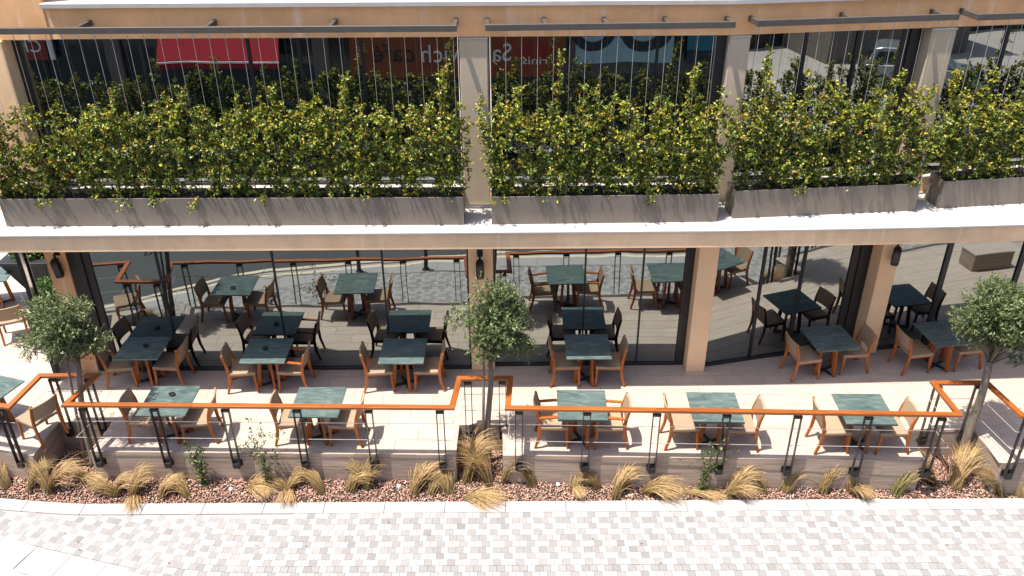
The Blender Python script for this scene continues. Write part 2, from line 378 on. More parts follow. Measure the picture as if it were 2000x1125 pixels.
def bandtop(x):
    P = [(-16, -1.0), (-11, -2.60), (-9.5, -3.10), (-8.13, -3.56), (-7.3, -3.85), (-6.44, -4.10), (-5.47, -4.41), (-4.2, -4.78), (-2.5, -5.08), (0, -5.2), (6, -5.25), (40, -5.25)]
    for a, b in zip(P, P[1:]):
        if a[0] <= x <= b[0]: return a[1]+(b[1]-a[1])*(x-a[0])/(b[0]-a[0])
    return -5.25
PW, PD = .1165, .1235
pavers = []
ROWS = 'PSPSS'
XS = [-13.]                                              # arc-length stepping
def x_of(s0):
    return s0
for j in range(0, 40):
    base = -3.135+.31*6-j*PD                             # first rows start above the kerb at far left
    typ = ROWS[(j-14) % 5]; blk = (j-14)//5
    offs = (.5*(j % 2))*PW
    # walk along the row
    x = -13.+offs; k = 0
    while x < 12.6:
        sl = gslope(x); c = 1/math.hypot(1, sl); dx = PW*c
        xc = x+dx/2; yc = base+gx(xc)-PD/2
        if yc < -2.0 and yc > -6.2 and yc+PD*.42 < kerb_y(xc)-.247 and yc > road_y(xc)+.40:
            bt = bandtop(xc)
            if not (bt-BW < yc < bt):
                kk = k
                if typ == 'P': grey = kk % 3 in (0, 1)
                elif (j-14) % 5 == 4: grey = kk % 3 == 0
                else: grey = kk % 3 == (1 if offs else 2)
                pavers.append((xc, yc, math.atan(sl), grey))
        x += dx; k += 1
# larger in the photo = nearer the camera and in frame
def inframe(x, y): return abs(x) < 8.9*((y+13.43)*.87+4.94)/13.4*.78 and y > -4.6
pavers.sort(key=lambda p: (0 if inframe(p[0], p[1]) else 1, p[1], abs(p[0])))
pm_sh = {}
def tone_paver(grey):
    if grey: b = rnd.gauss(.245, .018); t = rnd.random()**3*.02; return (b*1.01, b*(.985-t), b*(.965-t))
    b = rnd.gauss(.328, .013); t = rnd.random(); return (b, b*(.975-.012*(t > .75)), b*(.96-.012*(t > .75)))
fine = MB()
for k, (x, y, a, grey) in enumerate(pavers):
    dz = rnd.uniform(-.0015, .0015); h = PW/2-.0014; d = PD/2-.0014
    if k < 300:
        key = (grey, k % 10)
        if key not in pm_sh: pm_sh[key] = MB().box(-h, -d, -.03, h, d, 0, tone=tone_paver(grey)).mesh('paver', 'paver', bevel=.003, tone=True)
        link('paver', pm_sh[key], pav_t, (x, y, ZS+dz), a)
    else:
        T = Matrix.Translation((x, y, ZS+dz)) @ Matrix.Rotation(a, 4, 'Z')
        fine.box(-h, -d, -.03, h, d, 0, T, tone_paver(grey))
tag(fine.build('paver_field', 'paver', pav_t, tone=True), kind='stuff')
band_t = thing('stone_band', 'curving band of large pale slabs crossing the pavers at lower left', 'paving band', kind='structure')
x = -13.
while x < 12:
    L_ = .62; ps = [x+L_*t for t in (0, .5, 1)]
    sl = (bandtop(x+L_)-bandtop(x))/L_; nx, ny = sl/math.hypot(1, sl), -1/math.hypot(1, sl)
    poly = [(p+.003*(1 if i == 0 else -1 if i == 2 else 0)+nx*BW, bandtop(p)+ny*(BW-.004)) for i, p in enumerate(ps)]+[(p+.003*(1 if i == 0 else -1 if i == 2 else 0), bandtop(p)-.004) for i, p in reversed(list(enumerate(ps)))]
    MB().prism(poly, ZS-.05, ZS+.002).build('paving_slab', 'slab', band_t, bevel=.002); x += L_
rk_t = thing('road_kerb', 'cream kerb along the curving road edge seen mirrored in the glass', 'kerb', kind='structure')
x = -14.
while x < 20:
    L_ = .98; ps = [(x+.004, road_y(x+.004)), (x+L_-.004, road_y(x+L_-.004))]
    for o0, o1, h in ((.36, .25, .004), (.13, 0, .02)):
        MB().prism([(ps[0][0], ps[0][1]+o1), (ps[1][0], ps[1][1]+o1), (ps[1][0], ps[1][1]+o0), (ps[0][0], ps[0][1]+o0)], ZS-.1, ZS+h).build('kerb_stone', 'cream', rk_t, bevel=.004)
    x += L_
rp = [(-60, -12)]+[(80, -12), (80, -6.05)]+[(x, road_y(x)-.001) for x in (20, 12, 4, 0, -1.95, -3.85, -5.84, -6.89, -8.34, -9.43, -11, -13)]+[(-60, 6)]
tag(MB().prism(rp, ZS-.11, ZS-.008).build('road', 'asphalt'), 'dark asphalt street in front of the pavement, mirrored in the glass', 'road', kind='structure')
tag(MB().box(-60, -14.6, ZS-.11, 9, -12.0, ZS+.04).build('far_pavement', 'concrete'), 'pale concrete pavement on the far side of the street', 'pavement', kind='structure')
tag(MB().box(9.004, -40, ZS-.11, 80, -12.0, ZS).build('forecourt', 'concrete'), 'pale concrete forecourt mirrored in the right upper windows', 'forecourt', kind='structure')

# --- gravel
def in_bed(x, y):
    if y < kerb_y(x)+.012: return False
    for a, b, yy in NOTCH:
        if a+.02 < x < b-.02: return y < yy-.02
    return y < edge_y(x)-.012
pts = []
for x, y in nr.uniform((-9.6, -2.95), (9.8, -1.55), (60000, 2)):
    if in_bed(x, y): pts.append((x, y))
pts = np.array(pts[:17000]); n = len(pts)
ico = [(0, 0, 1), (.9, 0, .1), (.28, .85, -.1), (-.72, .53, .12), (-.72, -.53, -.1), (.28, -.85, .1), (0, 0, -1)]
icf = np.array([(0, 1, 2), (0, 2, 3), (0, 3, 4), (0, 4, 5), (0, 5, 1), (6, 2, 1), (6, 3, 2), (6, 4, 3), (6, 5, 4), (6, 1, 5)])
sz = nr.uniform(.009, .021, n); an = nr.uniform(0, 2*PI, n)
B = np.array(ico)[None]*(1+nr.normal(0, .16, (n, 7, 1)))*np.stack([sz*nr.uniform(.8, 1.5, n), sz, sz*.75], 1)[:, None]
ca, sa = np.cos(an)[:, None], np.sin(an)[:, None]
til = nr.normal(0, .35, (n, 1))
V = np.stack([B[..., 0]*ca-B[..., 1]*sa, B[..., 0]*sa+B[..., 1]*ca, B[..., 2]+B[..., 0]*til], -1)
V += np.stack([pts[:, 0], pts[:, 1], np.array([bed_z(y_) for y_ in pts[:, 1]])+nr.uniform(.002, .03, n)], 1)[:, None]
gc = np.array([(.42, .235, .17), (.46, .30, .225), (.36, .18, .125), (.52, .36, .28), (.30, .19, .15)])[nr.integers(0, 5, n)]*nr.uniform(.85, 1.4, (n, 1))
me = raw_mesh('gravel', V.reshape(-1, 3), (np.arange(n)[:, None, None]*7+icf[None]).reshape(-1, 3), 'gravel', np.repeat(gc, 7, 0))
tag(link('gravel', me), 'reddish pink gravel filling the planting bed along the kerb', 'gravel', kind='stuff')

# --- terrace wall with stone cladding
wall_t = thing('terrace_wall', 'low terrace wall clad in streaky brown-grey stone, notched around the trees', 'wall')
core = [(x, y+.03) for x, y in EDGE]
for (x0, y0), (x1, y1) in zip(EDGE, EDGE[1:]):
    d = Vector((x1-x0, y1-y0, 0)); Ls = d.length; d.normalize(); nrm = Vector((d.y, -d.x, 0))   # outward
    n_ = max(1, round(Ls/.95)); st = Ls/n_
    for c, (za, zb) in enumerate(((ZS-.02, -.335), (-.331, -.0005))):
        off = .35*st if (c and n_ > 2) else 0
        cuts = [0]+[min(Ls, off+k*st) for k in range(1 if off == 0 else 0, n_+1)]
        if cuts[-1] < Ls-.01: cuts.append(Ls)
        cuts = sorted(set(round(q, 4) for q in cuts))
        for a, b in zip(cuts, cuts[1:]):
            if b-a < .03: continue
            T = Matrix.Translation((x0, y0, 0)) @ Matrix(((d.x, nrm.x, 0, 0), (d.y, nrm.y, 0, 0), (0, 0, 1, 0), (0, 0, 0, 1)))
            th = .002*rnd.random()
            o = MB().box(-(b-a)/2+.0012, -.028, -(zb-za)/2, (b-a)/2-.0012, .004+th, (zb-za)/2).build('cladding_stone', 'clad', wall_t, bevel=.0015)
            o.matrix_local = T @ Matrix.Translation(((a+b)/2, 0, (za+zb)/2))

# ================================================================== BUILDING
bld = thing('restaurant_building', 'tan plastered two-storey restaurant with mirrored windows behind the tables', 'building')
A7 = math.radians(7.4)
def Tl(o, a): return Matrix.Translation((o[0], o[1], 0)) @ Matrix.Rotation(a, 4, 'Z')
FC = [(-9.35, -1.05), (3.3, -1.02), (5.1, -.98), (6.8, -.93), (8.6, -.84), (14, -.21)]       # slab front line
slab_poly = FC+[(14, 7), (-9.35, 7)]
MB().prism(slab_poly, 3.06, 3.345).build('slab_fascia', 'plaster', bld, bevel=.006)
cap = [(-9.38, -1.085), (3.3, -1.055), (5.1, -1.015), (6.8, -.965), (8.6, -.875), (14, -.245)]+[(14, 6.9), (-9.38, 6.9)]
MB().prism(cap, 3.348, 3.382).build('slab_top', 'white', bld, bevel=.006)
# lower columns
def column(x0, x1, y0, dep, z0, z1, a=0, m='column', bev=.012):
    T = Tl((x0, y0), a)
    o = MB().box(0, 0, z0, x1-x0, dep, z1, T).build('column', m, bld, bevel=bev); return o
column(-8.23, -7.86, -.05, .42, 0, 3.058, m='plaster2')
column(-.77, -.335, -.08, .42, 0, 3.058)
column(3.27, 3.62, -.18, .5, 0, 3.058, .03)
column(6.74, 7.09, .38, .5, 0, 3.058, A7)
column(11.2, 11.55, .95, .5, 0, 3.058, A7)
# upper columns
for (x0, x1, y0, a) in ((-.80, -.36, 0, 0), (3.42, 3.74, .02, .05), (6.72, 7.14, .40, A7), (11.2, 11.6, .95, A7)):
    column(x0, x1, y0, .5, 3.383, 6.215, a, m='taupe')
for (x0, x1, y0, a) in ((-.80, -.36, 0, 0), (3.42, 3.74, .02, .05), (6.72, 7.14, .40, A7)):
    MB().box(-.004, -.012, 6.188, x1-x0+.004, -.0005, 6.214, Tl((x0, y0), a)).build('column_trim', 'white', bld)
MB().box(-9.3, -.08, 3.383, -7.86, .6, 6.215).build('corner_pier', 'plaster', bld, bevel=.012)
MB().box(-9.3, -.02, 6.215, -7.1, .6, 9.2).build('corner_wall', 'plaster2', bld, bevel=.01)
def wallseg(x0, y0, x1, y1, z0, z1, th, name, m, bev=.008):
    d = Vector((x1-x0, y1-y0)); a = math.atan2(d.y, d.x)
    return MB().box(0, 0, z0, d.length, th, z1, Tl((x0, y0), a)).build(name, m, bld, bevel=bev)
# lintel, cornice ledge and wall above
LN = [(-7.1, 0.0), (3.40, 0.0), (3.72, .035), (7.12, .475), (14, 1.37)]
wallseg(-7.857, .0, -7.1, .0, 6.2153, 6.216, .3, 'lintel', 'plaster2', 0)
def stripe(line, oy, dep, z0, z1, name, m, bev=.006):
    f = [(x, y+oy) for x, y in line]; b = [(x, y+oy+dep) for x, y in reversed(line)]
    return MB().prism(f+b, z0, z1).build(name, m, bld, bevel=bev)
stripe(LN, .0, .6, 6.222, 6.70, 'lintel', 'plaster2')
stripe(LN, -.11, .62, 6.703, 6.775, 'cornice_ledge', 'white')
stripe(LN, .30, .3, 6.776, 9.3, 'parapet_wall', 'plaster')
# sills with white coping on upper floor
SIL = [(-7.857, -.05), (-.803, -.05)], [(-.357, -.05), (3.415, -.05)], [(3.75, -.03), (6.70, .36)], [(7.15, .42), (11.19, .94)]
for l in SIL:
    stripe(l, .04, .35, 3.293, 3.66, 'sill_wall', 'plaster')
    stripe(l, -.02, .40, 3.662, 3.70, 'sill_coping', 'white')
# windows: (name, p0, p1, z0, z1, jambs(left,right), mullion positions as distances, glass)
def window(p0, p1, z0, z1, jl, jr, mul, gm, mw, label_=None, dy=.05, bot=.05):
    d = Vector((p1[0]-p0[0], p1[1]-p0[1])); Ls = d.length; a = math.atan2(d.y, d.x); T = Tl(p0, a)
    fb = MB()
    for k, (j0, j1) in enumerate(((0, jl), (Ls-jr, Ls))):
        nb = max(1, round((j1-j0)/.13))
        for q in range(nb):
            u0 = j0+(j1-j0)*q/nb; u1 = j0+(j1-j0)*(q+1)/nb
            fb.box(u0+.004, -.02-.03*(q % 2), z0, u1-.004, .08, z1, T)
    fb.box(jl, -.03, z0, Ls-jr, .05, z0+bot, T); fb.box(jl, -.02, z1-.05, Ls-jr, .05, z1, T)
    fr = fb.build('window', 'frame', bld, bevel=.003)
    xs = [jl]+mul+[Ls-jr]
    for u0, u1 in zip(xs, xs[1:]):
        o = MB().box(-(u1-u0)/2+.006, 0, -(z1-z0)/2+bot, (u1-u0)/2-.006, .02, (z1-z0)/2-.05).build('pane', gm, fr)
        o.matrix_local = T @ Matrix.Translation(((u0+u1)/2, .01, (z0+z1)/2)) @ Matrix.Rotation(rnd.uniform(-.004, .004), 4, 'Z')
    for u in mul: MB().box(u-mw/2, -.022, z0+bot, u+mw/2, .04, z1-.05, T).build('mullion', 'frame2', fr, bevel=.002)
ZL = 3.058
window((-7.857, 0.0), (-.772, 0.0), 0, ZL, .40, .03, [7.857-6.29, 7.857-4.24, 7.857-2.30], 'glass', .028)
window((-.333, .09), (3.268, .09), 0, ZL, .03, .17, [.333+1.32, .333+2.36], 'glass', .03)
window((3.63, .02), (6.735, .74), 0, ZL, .02, .44, [.96, 1.78], 'glass', .045)
window((7.10, .56), (11.19, 1.17), 0, ZL, .04, .05, [1.05, 2.62], 'glass', .10)
ZU = 6.221
window((-7.857, .22), (-.803, .22), 3.70, ZU, .14, .03, [7.857-5.85, 7.857-4.15, 7.857-3.35, 7.857-2.36], 'glass2', .05)
window((-.357, .22), (3.415, .22), 3.70, ZU, .03, .17, [.357+.87, .357+2.33], 'glass2', .04)
window((3.75, .27), (6.70, .66), 3.70, ZU, .02, .36, [.98, 1.87], 'glass2', .06)
window((7.15, .68), (11.19, 1.21), 3.70, ZU, .02, .05, [1.02, 2.1], 'glass2', .06)
# rolled drain pipe at the column foot
MB().tube([(-.82, -.10, 3.413), (-.56, -.115, 3.418), (-.33, -.10, 3.413)], .028, 10).build('drain_pipe', 'white', bld, smooth=True)
MB().tube([(3.44, -.06, 3.408), (3.66, -.045, 3.41)], .024, 10).build('drain_pipe', 'white', bld, smooth=True)

# ================================================================== PLANTERS, TRELLISES, VINES
BAYS = [   # label words, planter front-left, front-right, bar left, bar right, bracket distances
 ('leftmost and longest', (-8.26, -.62), (-.775, -.66), (-8.9, -.40), (-.795, -.40), [2.46, 4.37, 6.22, 8.07]),
 ('second from the left,', (-.325, -.655), (3.36, -.60), (-.375, -.37), (3.36, -.27), [.03, .9, 1.82, 2.75, 3.70]),
 ('third from the left,', (3.64, -.48), (6.76, -.22), (3.70, -.20), (6.90, .18), [.03, 1.50, 3.0]),
 ('rightmost, cut by the photo edge,', (7.19, -.13), (10.6, .28), (7.16, .13), (10.7, .58), [.03, 1.7]),
]
def hedge(bay, T, Ls, seed, ext0, ext1):
    """vine foliage in a local frame: x along planter, y into wall, z up (world z)"""
    rr = np.random.default_rng(seed); parts = []; stems = MB()
    zb = 3.84
    ns = int(Ls/.085); sx = np.linspace(-ext0, Ls+ext1, ns)+rr.normal(0, .03, ns)
    CP = []; CD = []; wgt = []
    for q in range(ns):
        x0 = min(max(sx[q], .06), Ls-.06); bush = .5+.5*noise1(sx[q]*1.6, seed)
        top = 1.42+.09*noise1(sx[q]*.9, seed+3)+rr.normal(0, .12)
        if rr.random() < .12: top += rr.uniform(.2, .75)
        y = rr.normal(.235, .045); x = x0; path = []; m = 10
        for i in range(m+1):
            t = i/m; x = x0+(sx[q]-x0)*min(1, t*1.6)+.05*math.sin(t*5+q)+.03*math.sin(t*13+q*2.1)
            path.append((x, y-.09*math.sin(t*2.8)+.02*math.sin(t*9+q), zb+top*t))
        if rr.random() < .6: stems.tube([T @ Vector(p) for p in path], [.006*(1-.6*i/m)+.0015 for i in range(m+1)], 4)
        P = np.array(path); nc = int(84*min(top, 1.5)/1.5+11*max(0, top-1.5))
        tt = rr.uniform(.0, 1, nc)
        low = tt*top < .24; keep = ~low | (rr.random(nc) < .85+.25*noise1(sx[q]*2.3, seed+8)); tt = tt[keep]
        ix = np.clip((tt*m).astype(int), 0, m-1); fr = (tt*m-ix)[:, None]
        c = P[ix]*(1-fr)+P[ix+1]*fr
        narrow = np.clip((1.50-tt*top)/.30, .09, 1)[:, None]
        c = c+rr.normal(0, 1, c.shape)*np.array([.06, .085, .05])*narrow
        CP.append(c)
    CP = np.concatenate(CP); n = len(CP)
    # gaps in the mass
    gap = np.array([noise1(p[0]*3.1+p[2]*1.3, seed+5)+noise1(p[2]*4.2-p[0]*1.1, seed+9) for p in CP])
    CP = CP[(gap > -.72) | (rr.random(n) < .22)]; n = len(CP)
    # trailing sprigs over the planter front
    tr = []
    for q in range(int(Ls*.8)):
        x = rr.uniform(.1, Ls-.1); l = rr.uniform(.03, .20)
        for i in range(7): tr.append((x+rr.normal(0, .05), -.02-rr.uniform(0, .06), 3.90-l*rr.random()))
    CP = np.concatenate([CP, np.array(tr)]); n = len(CP)
    tw = unit(rr.normal(0, 1, (n, 3))+np.array([0, -.35, .45])); tl = rr.uniform(.05, .12, n)
    K = 9
    t = rr.uniform(0, 1, (n, K)); p = CP[:, None]+tw[:, None]*(tl[:, None]*t)[..., None]+rr.normal(0, .008, (n, K, 3))
    d = unit(rr.normal(0, 1, (n, K, 3))+tw[:, None]*.8+np.array([0, -.2, .1]))
    p = p.reshape(-1, 3); d = d.reshape(-1, 3); t = t.reshape(-1); N = len(p)
    L_ = rr.uniform(.036, .064, N); W = L_*rr.uniform(.48, .66, N)
    pal = np.array([(.075, .125, .020), (.15, .205, .026), (.31, .33, .035), (.045, .085, .017), (.44, .39, .042), (.46, .30, .042), (.42, .15, .03)])
    pr = np.array([.25, .27, .18, .16, .09, .04, .01])
    sunlit_tw = np.repeat((rr.random(n) < np.clip((CP[:, 2]-4.35)/2.0, .06, .45)+(CP[:, 1] < .18)*.12)*1., K); young = sunlit_tw*(.35+.5*t)*2.2  # sunlit top and front painted in as yellower leaves, plus young twig tips
    ci = rr.choice(7, N, p=pr); sel = rr.random(N) < young*.38; ci[sel] = rr.choice([2, 4, 5, 6], sel.sum(), p=[.4, .36, .19, .05])
    col = pal[ci]*rr.uniform(.75, 1.25, (N, 1))
    fl = rr.random(N) < .002; col[fl] = (.75, .72, .66)
    nup = rr.normal(0, .6, (N, 3))+np.array([-.1, -.35, .75])
    Vv, Ff, Cc = leaves(p, d, L_, W, col, nup)
    R = np.array(T.to_3x3()); Vv = Vv @ R.T+np.array(T.translation)
    return stems, Vv, Ff, Cc
for bi, (lb, a, b, b0, b1, br) in enumerate(BAYS):
    a, b, b0, b1 = [(p[0], p[1]-.12) for p in (a, b, b0, b1)]
    d = Vector((b[0]-a[0], b[1]-a[1])); Ls = d.length; ang = math.atan2(d.y, d.x); T = Tl(a, ang)
    pt = thing('planter_box', f'{lb} brown-grey metal planter box on the ledge'.replace(',  ', ', '), 'planter', (a[0], a[1], 3.3835), ang, 'metal planter boxes along the upper ledge')
    H, D, t = .487, .43, .012
    MB().box(0, 0, 0, Ls, t, H).build('front_panel', 'planter', pt, bevel=.002)
    MB().box(0, D-t, 0, Ls, D, H).build('back_panel', 'planter', pt, bevel=.002)
    MB().box(0, t+.0005, 0, t, D-t-.0005, H).build('end_panel', 'planter', pt, bevel=.002)
    MB().box(Ls-t, t+.0005, 0, Ls, D-t-.0005, H).build('end_panel', 'planter', pt, bevel=.002)
    MB().box(t, t, .01, Ls-t, D-t, H-.06).build('soil', 'soil', pt)
    # trellis
    e = Vector((b1[0]-b0[0], b1[1]-b0[1])); Lb = e.length; ab = math.atan2(e.y, e.x)
    tt = thing('cable_trellis', f'{lb} trellis bar with hanging steel wires above the vine'.replace(',  ', ', '), 'trellis', (b0[0], b0[1], 6.425), ab, 'cable trellises above the planters')
    MB().box(0, -.03, 0, Lb, .03, .092).build('bar', 'trellis', tt, bevel=.003)
    wl = .518 if bi == 0 else .48
    for q in br:
        MB().box(q-.03, .031, .004, q+.03, wl+.10, .088).build('bracket', 'trellis', tt, bevel=.003)
    nw = int((Lb-.12)/.236)
    wm = MB().tube([(0, 0, -2.62), (0, 0, -.001)], .0034, 5); wm.tube([(0, 0, -.09), (0, 0, -.03)], .008, 6); wmesh = wm.mesh('wire', 'wire')
    for q in range(nw+1): link('wire', wmesh, tt, (.06+q*(Lb-.12)/nw, 0, 0))
    # vine
    st, Vv, Ff, Cc = hedge(bi, T, Ls, 40+bi, (.40, .05, .06, .10)[bi], (-.03, .04, .10, .1)[bi])
    vt = thing('climbing_vine', f'{lb} yellow-green vine hedge climbing wires out of the planter'.replace(',  ', ', '), 'vine', (0, 0, 0), 0, 'vine hedges in the upper planters')
    st.build('stem', 'stem', vt)
    tag(link('foliage', raw_mesh('foliage', Vv, Ff, 'leaf', Cc), vt), kind='stuff')

# ================================================================== RAILING
HR = [(-13, -1.37), (-10.5, -1.87), (-8.6, -2.37), (-8.04, -2.47), (-7.95, -1.62), (-6.98, -1.62), (-7.16, -2.42), (-.965, -2.56), (-.885, -1.77), (-.035, -1.77), (-.08, -2.58), (6.96, -2.82), (6.93, -1.98), (7.80, -1.98), (7.93, -2.85), (14, -3.05)]
ral = thing('balustrade', 'terrace railing of orange varnished wood with dark posts and wires', 'railing')
def offs(line, o):
    out = []
    for i, p in enumerate(line):
        p = Vector(p); ns = []
        if i: d = (p-Vector(line[i-1])).normalized(); ns.append(Vector((d.y, -d.x)))
        if i < len(line)-1: d = (Vector(line[i+1])-p).normalized(); ns.append(Vector((d.y, -d.x)))
        if len(ns) == 1: out.append(p+ns[0]*o)
        else: m = (ns[0]+ns[1]).normalized(); out.append(p+m*(o/max(.3, m.dot(ns[0]))))
    return out
oa, ob = offs(HR, .046), offs(HR, -.046)
for i in range(len(HR)-1):
    q = [oa[i], oa[i+1], ob[i+1], ob[i]]
    mid = sum(q, Vector((0, 0)))/4
    d = Vector(HR[i+1])-Vector(HR[i]); a = math.atan2(d.y, d.x); Ls = d.length
    np_ = max(1, round(Ls/2.3))
    for s in range(np_):
        t0, t1 = s/np_, (s+1)/np_
        qq = [q[0].lerp(q[1], t0), q[0].lerp(q[1], t1), q[3].lerp(q[2], t1), q[3].lerp(q[2], t0)]
        m2 = sum(qq, Vector((0, 0)))/4; loc = [Matrix.Rotation(-a, 2) @ (p-m2) for p in qq]
        if s: loc[0].x += .0008; loc[3].x += .0008
        MB().prism([tuple(p) for p in loc], -.024, .024).build('handrail', 'rail', ral, bevel=.006, loc=(m2.x, m2.y, 1.025), rz=a, seg=2)
POST = [(-9.35, 0), (-8.21, 0), (-6.90, 0), (-5.75, 0), (-4.6, 0), (-3.45, 0), (-2.30, 0), (-1.16, 0), (.10, 0), (1.18, 0), (2.28, 0), (3.38, 0), (4.49, 0), (5.59, 0), (6.72, 0), (8.05, 0), (9.15, 0),
        (-7.76, 1), (-7.16, 1), (-.75, 2), (-.17, 2), (7.02, 3), (7.70, 3)]
def hr_y(x):
    P = [HR[i] for i in (0, 1, 2, 3, 6, 7, 10, 11, 14, 15)]
    for a, b in zip(P, P[1:]):
        if a[0] <= x <= b[0]: return a[1]+(b[1]-a[1])*(x-a[0])/(b[0]-a[0]), math.atan2(b[1]-a[1], b[0]-a[0])
post0 = None
for x, nt_ in POST:
    if nt_: y, a = (-1.62, -1.77, -1.98)[nt_-1], 0.
    else: y, a = hr_y(x)
    if post0 is None:
        mp = MB()
        for sx in (-.056, .056): mp.box(sx-.006, -.032, -.24, sx+.006, .032, .96)
        mp.box(-.05, -.028, .965, .05, .028, .998)
        mp.tube([(-.06, 0, .90), (.06, 0, .90)], .007, 6)
        pmesh = mp.mesh('post', 'steel', bevel=.0015)
        bk = MB().box(-.0498, -.04, -.255, .0498, .072, -.15); bk.box(-.08, .066, -.275, .08, .074, -.13)
        for sx in (-.065, .065): bk.tube([(sx, .066, -.2), (sx, .055, -.2)], .009, 6)
        bmesh_ = bk.mesh('bracket', 'black', bevel=.003)
        cm = MB().box(-.066, -.036, .935, .066, .036, .962).mesh('cap', 'black', bevel=.002)
        post0 = 1
    p = link('post', pmesh, ral, (x, y, 0), a); link('bracket', bmesh_, p); link('cap', cm, p)
for z in (.36, .70):
    for i in range(len(HR)-1):
        a, b = HR[i], HR[i+1]; L_ = (Vector(b)-Vector(a)).length
        MB().tube([(a[0], a[1], z), (b[0], b[1], z)], .0046, 6).build('rail_wire', 'wire', ral)

# ================================================================== FURNITURE
def make_table():
    t = thing('dining_table', 'x', 'table')
    MB().box(-.405, -.41, .718, .405, .41, .742).build('tabletop', 'marble', t, bevel=.003)
    MB().box(-.24, -.24, .692, .24, .24, .7175).build('top_plate', 'black', t, bevel=.003)
    for k in range(4):
        a = .43+k*PI/2; T = Matrix.Rotation(a, 4, 'Z') @ Matrix.Rotation(PI/2, 4, 'X')
        prof = [(.195, .0), (.258, .0), (.266, .03), (.20, .692), (.125, .692)]
        MB().prism(prof, -.021, .021, T).build('leg', 'wood', t, bevel=.006)
    hb = MB()
    for k in range(2): hb.box(-.20, -.018, .012+.0005*k, .20, .018, .05+.0005*k, Matrix.Rotation(.43+k*PI/2, 4, 'Z'))
    hb.build('cross_foot', 'frame', t, bevel=.003)
    return t
def side_prof(pts, wd):                                    # strip polygon around a polyline in xz
    n = len(pts); L_ = []; R_ = []
    for i, p in enumerate(pts):
        a = Vector(pts[max(i-1, 0)]); b = Vector(pts[min(i+1, n-1)]); d = (b-a).normalized(); nn = Vector((-d.y, d.x)); w_ = wd[i]/2
        L_.append(Vector(p)+nn*w_); R_.append(Vector(p)-nn*w_)
    return [tuple(p) for p in L_]+[tuple(p) for p in reversed(R_)]
def xz_prism(prof, y0, y1):
    T = Matrix.Rotation(PI/2, 4, 'X')                     # (x,y,z)->(x,-z,y)
    return MB().prism(prof, -y1, -y0, T)
def make_chair(arm):
    t = thing('armchair' if arm else 'dining_chair', 'x', 'chair')
    hw = .245
    for s in (-1, 1):
        y0, y1 = (hw-.037, hw) if s > 0 else (-hw, -hw+.037)
        rear = side_prof([(-.315, 0), (-.255, .22), (-.235, .43), (-.262, .62), (-.318, .835)], [.038, .048, .060, .050, .032])
        xz_prism(rear, y0, y1).build('leg', 'wood', t, bevel=.006)
        top = .645 if arm else .445
        front = side_prof([(.225, 0), (.205, top*.5), (.20, top)], [.034, .045, .050])
        xz_prism(front, y0, y1).build('leg', 'wood', t, bevel=.006)
        if arm:
            xz_prism(side_prof([(-.262, .628), (.0, .655), (.23, .655)], [.028, .030, .030]), y0-.006 if s > 0 else y0-.012, y1+.012 if s > 0 else y1+.006).build('armrest', 'wood', t, bevel=.006)
        xz_prism(side_prof([(-.235, .385), (.2, .40)], [.035, .035]), y0+.004, y1-.004).build('side_rail', 'wood', t, bevel=.003)
    # seat pad, slightly dished, sewn over the frame
    sb = MB(); nx = 6
    prof = [(-.225, .452), (-.1, .447), (.05, .449), (.18, .462), (.222, .455), (.232, .43), (.225, .398), (-.225, .398)]
    xz_prism(prof, -hw-.003, hw+.003).build('seat', 'fabric', t, bevel=.010, seg=2, smooth=False)
    bb = MB(); N = 8; vs = []
    for i in range(N+1):
        y = -hw+.004+(2*hw-.008)*i/N; c = .035*(1-(2*i/N-1)**2)
        for dx, z, lean in ((0, .525, 0), (0, .68, .038), (0, .825, .072)):
            vs.append((-.238-c-lean*.9+.016, y, z)); vs.append((-.238-c-lean*.9-.016, y, z))
    fs = []
    for i in range(N):
        k = 6*i; m = 6*(i+1)
        for a, b in ((0, 2), (2, 4)): fs += [(k+a, m+a, m+b, k+b), (k+a+1, k+b+1, m+b+1, m+a+1)]
        fs += [(k, k+1, m+1, m), (k+4, m+4, m+5, k+5)]
    fs += [(0, 2, 3, 1), (2, 4, 5, 3), (6*N, 6*N+1, 6*N+3, 6*N+2), (6*N+2, 6*N+3, 6*N+5, 6*N+4)]
    bb.add(vs, fs); bb.build('backrest', 'fabric', t, bevel=.006)
    MB().tube([(.0, 0, .36), (.0, 0, .397)], .02, 8).build('under_knob', 'black', t)
    return t
tab0 = make_table(); ch0 = make_chair(False); ar0 = make_chair(True)
used = set()
def place(proto, x, y, a, label, group, dz=0):
    o = proto if proto.name not in used else copy_tree(proto)
    used.add(proto.name) if o is proto else None
    o.location = (x, y, .001+dz); o.rotation_euler.z = a; o['label'] = label; o['group'] = group; return o
TG, CG = 'green marble dining tables on the terrace', 'wooden dining chairs with beige woven seats'
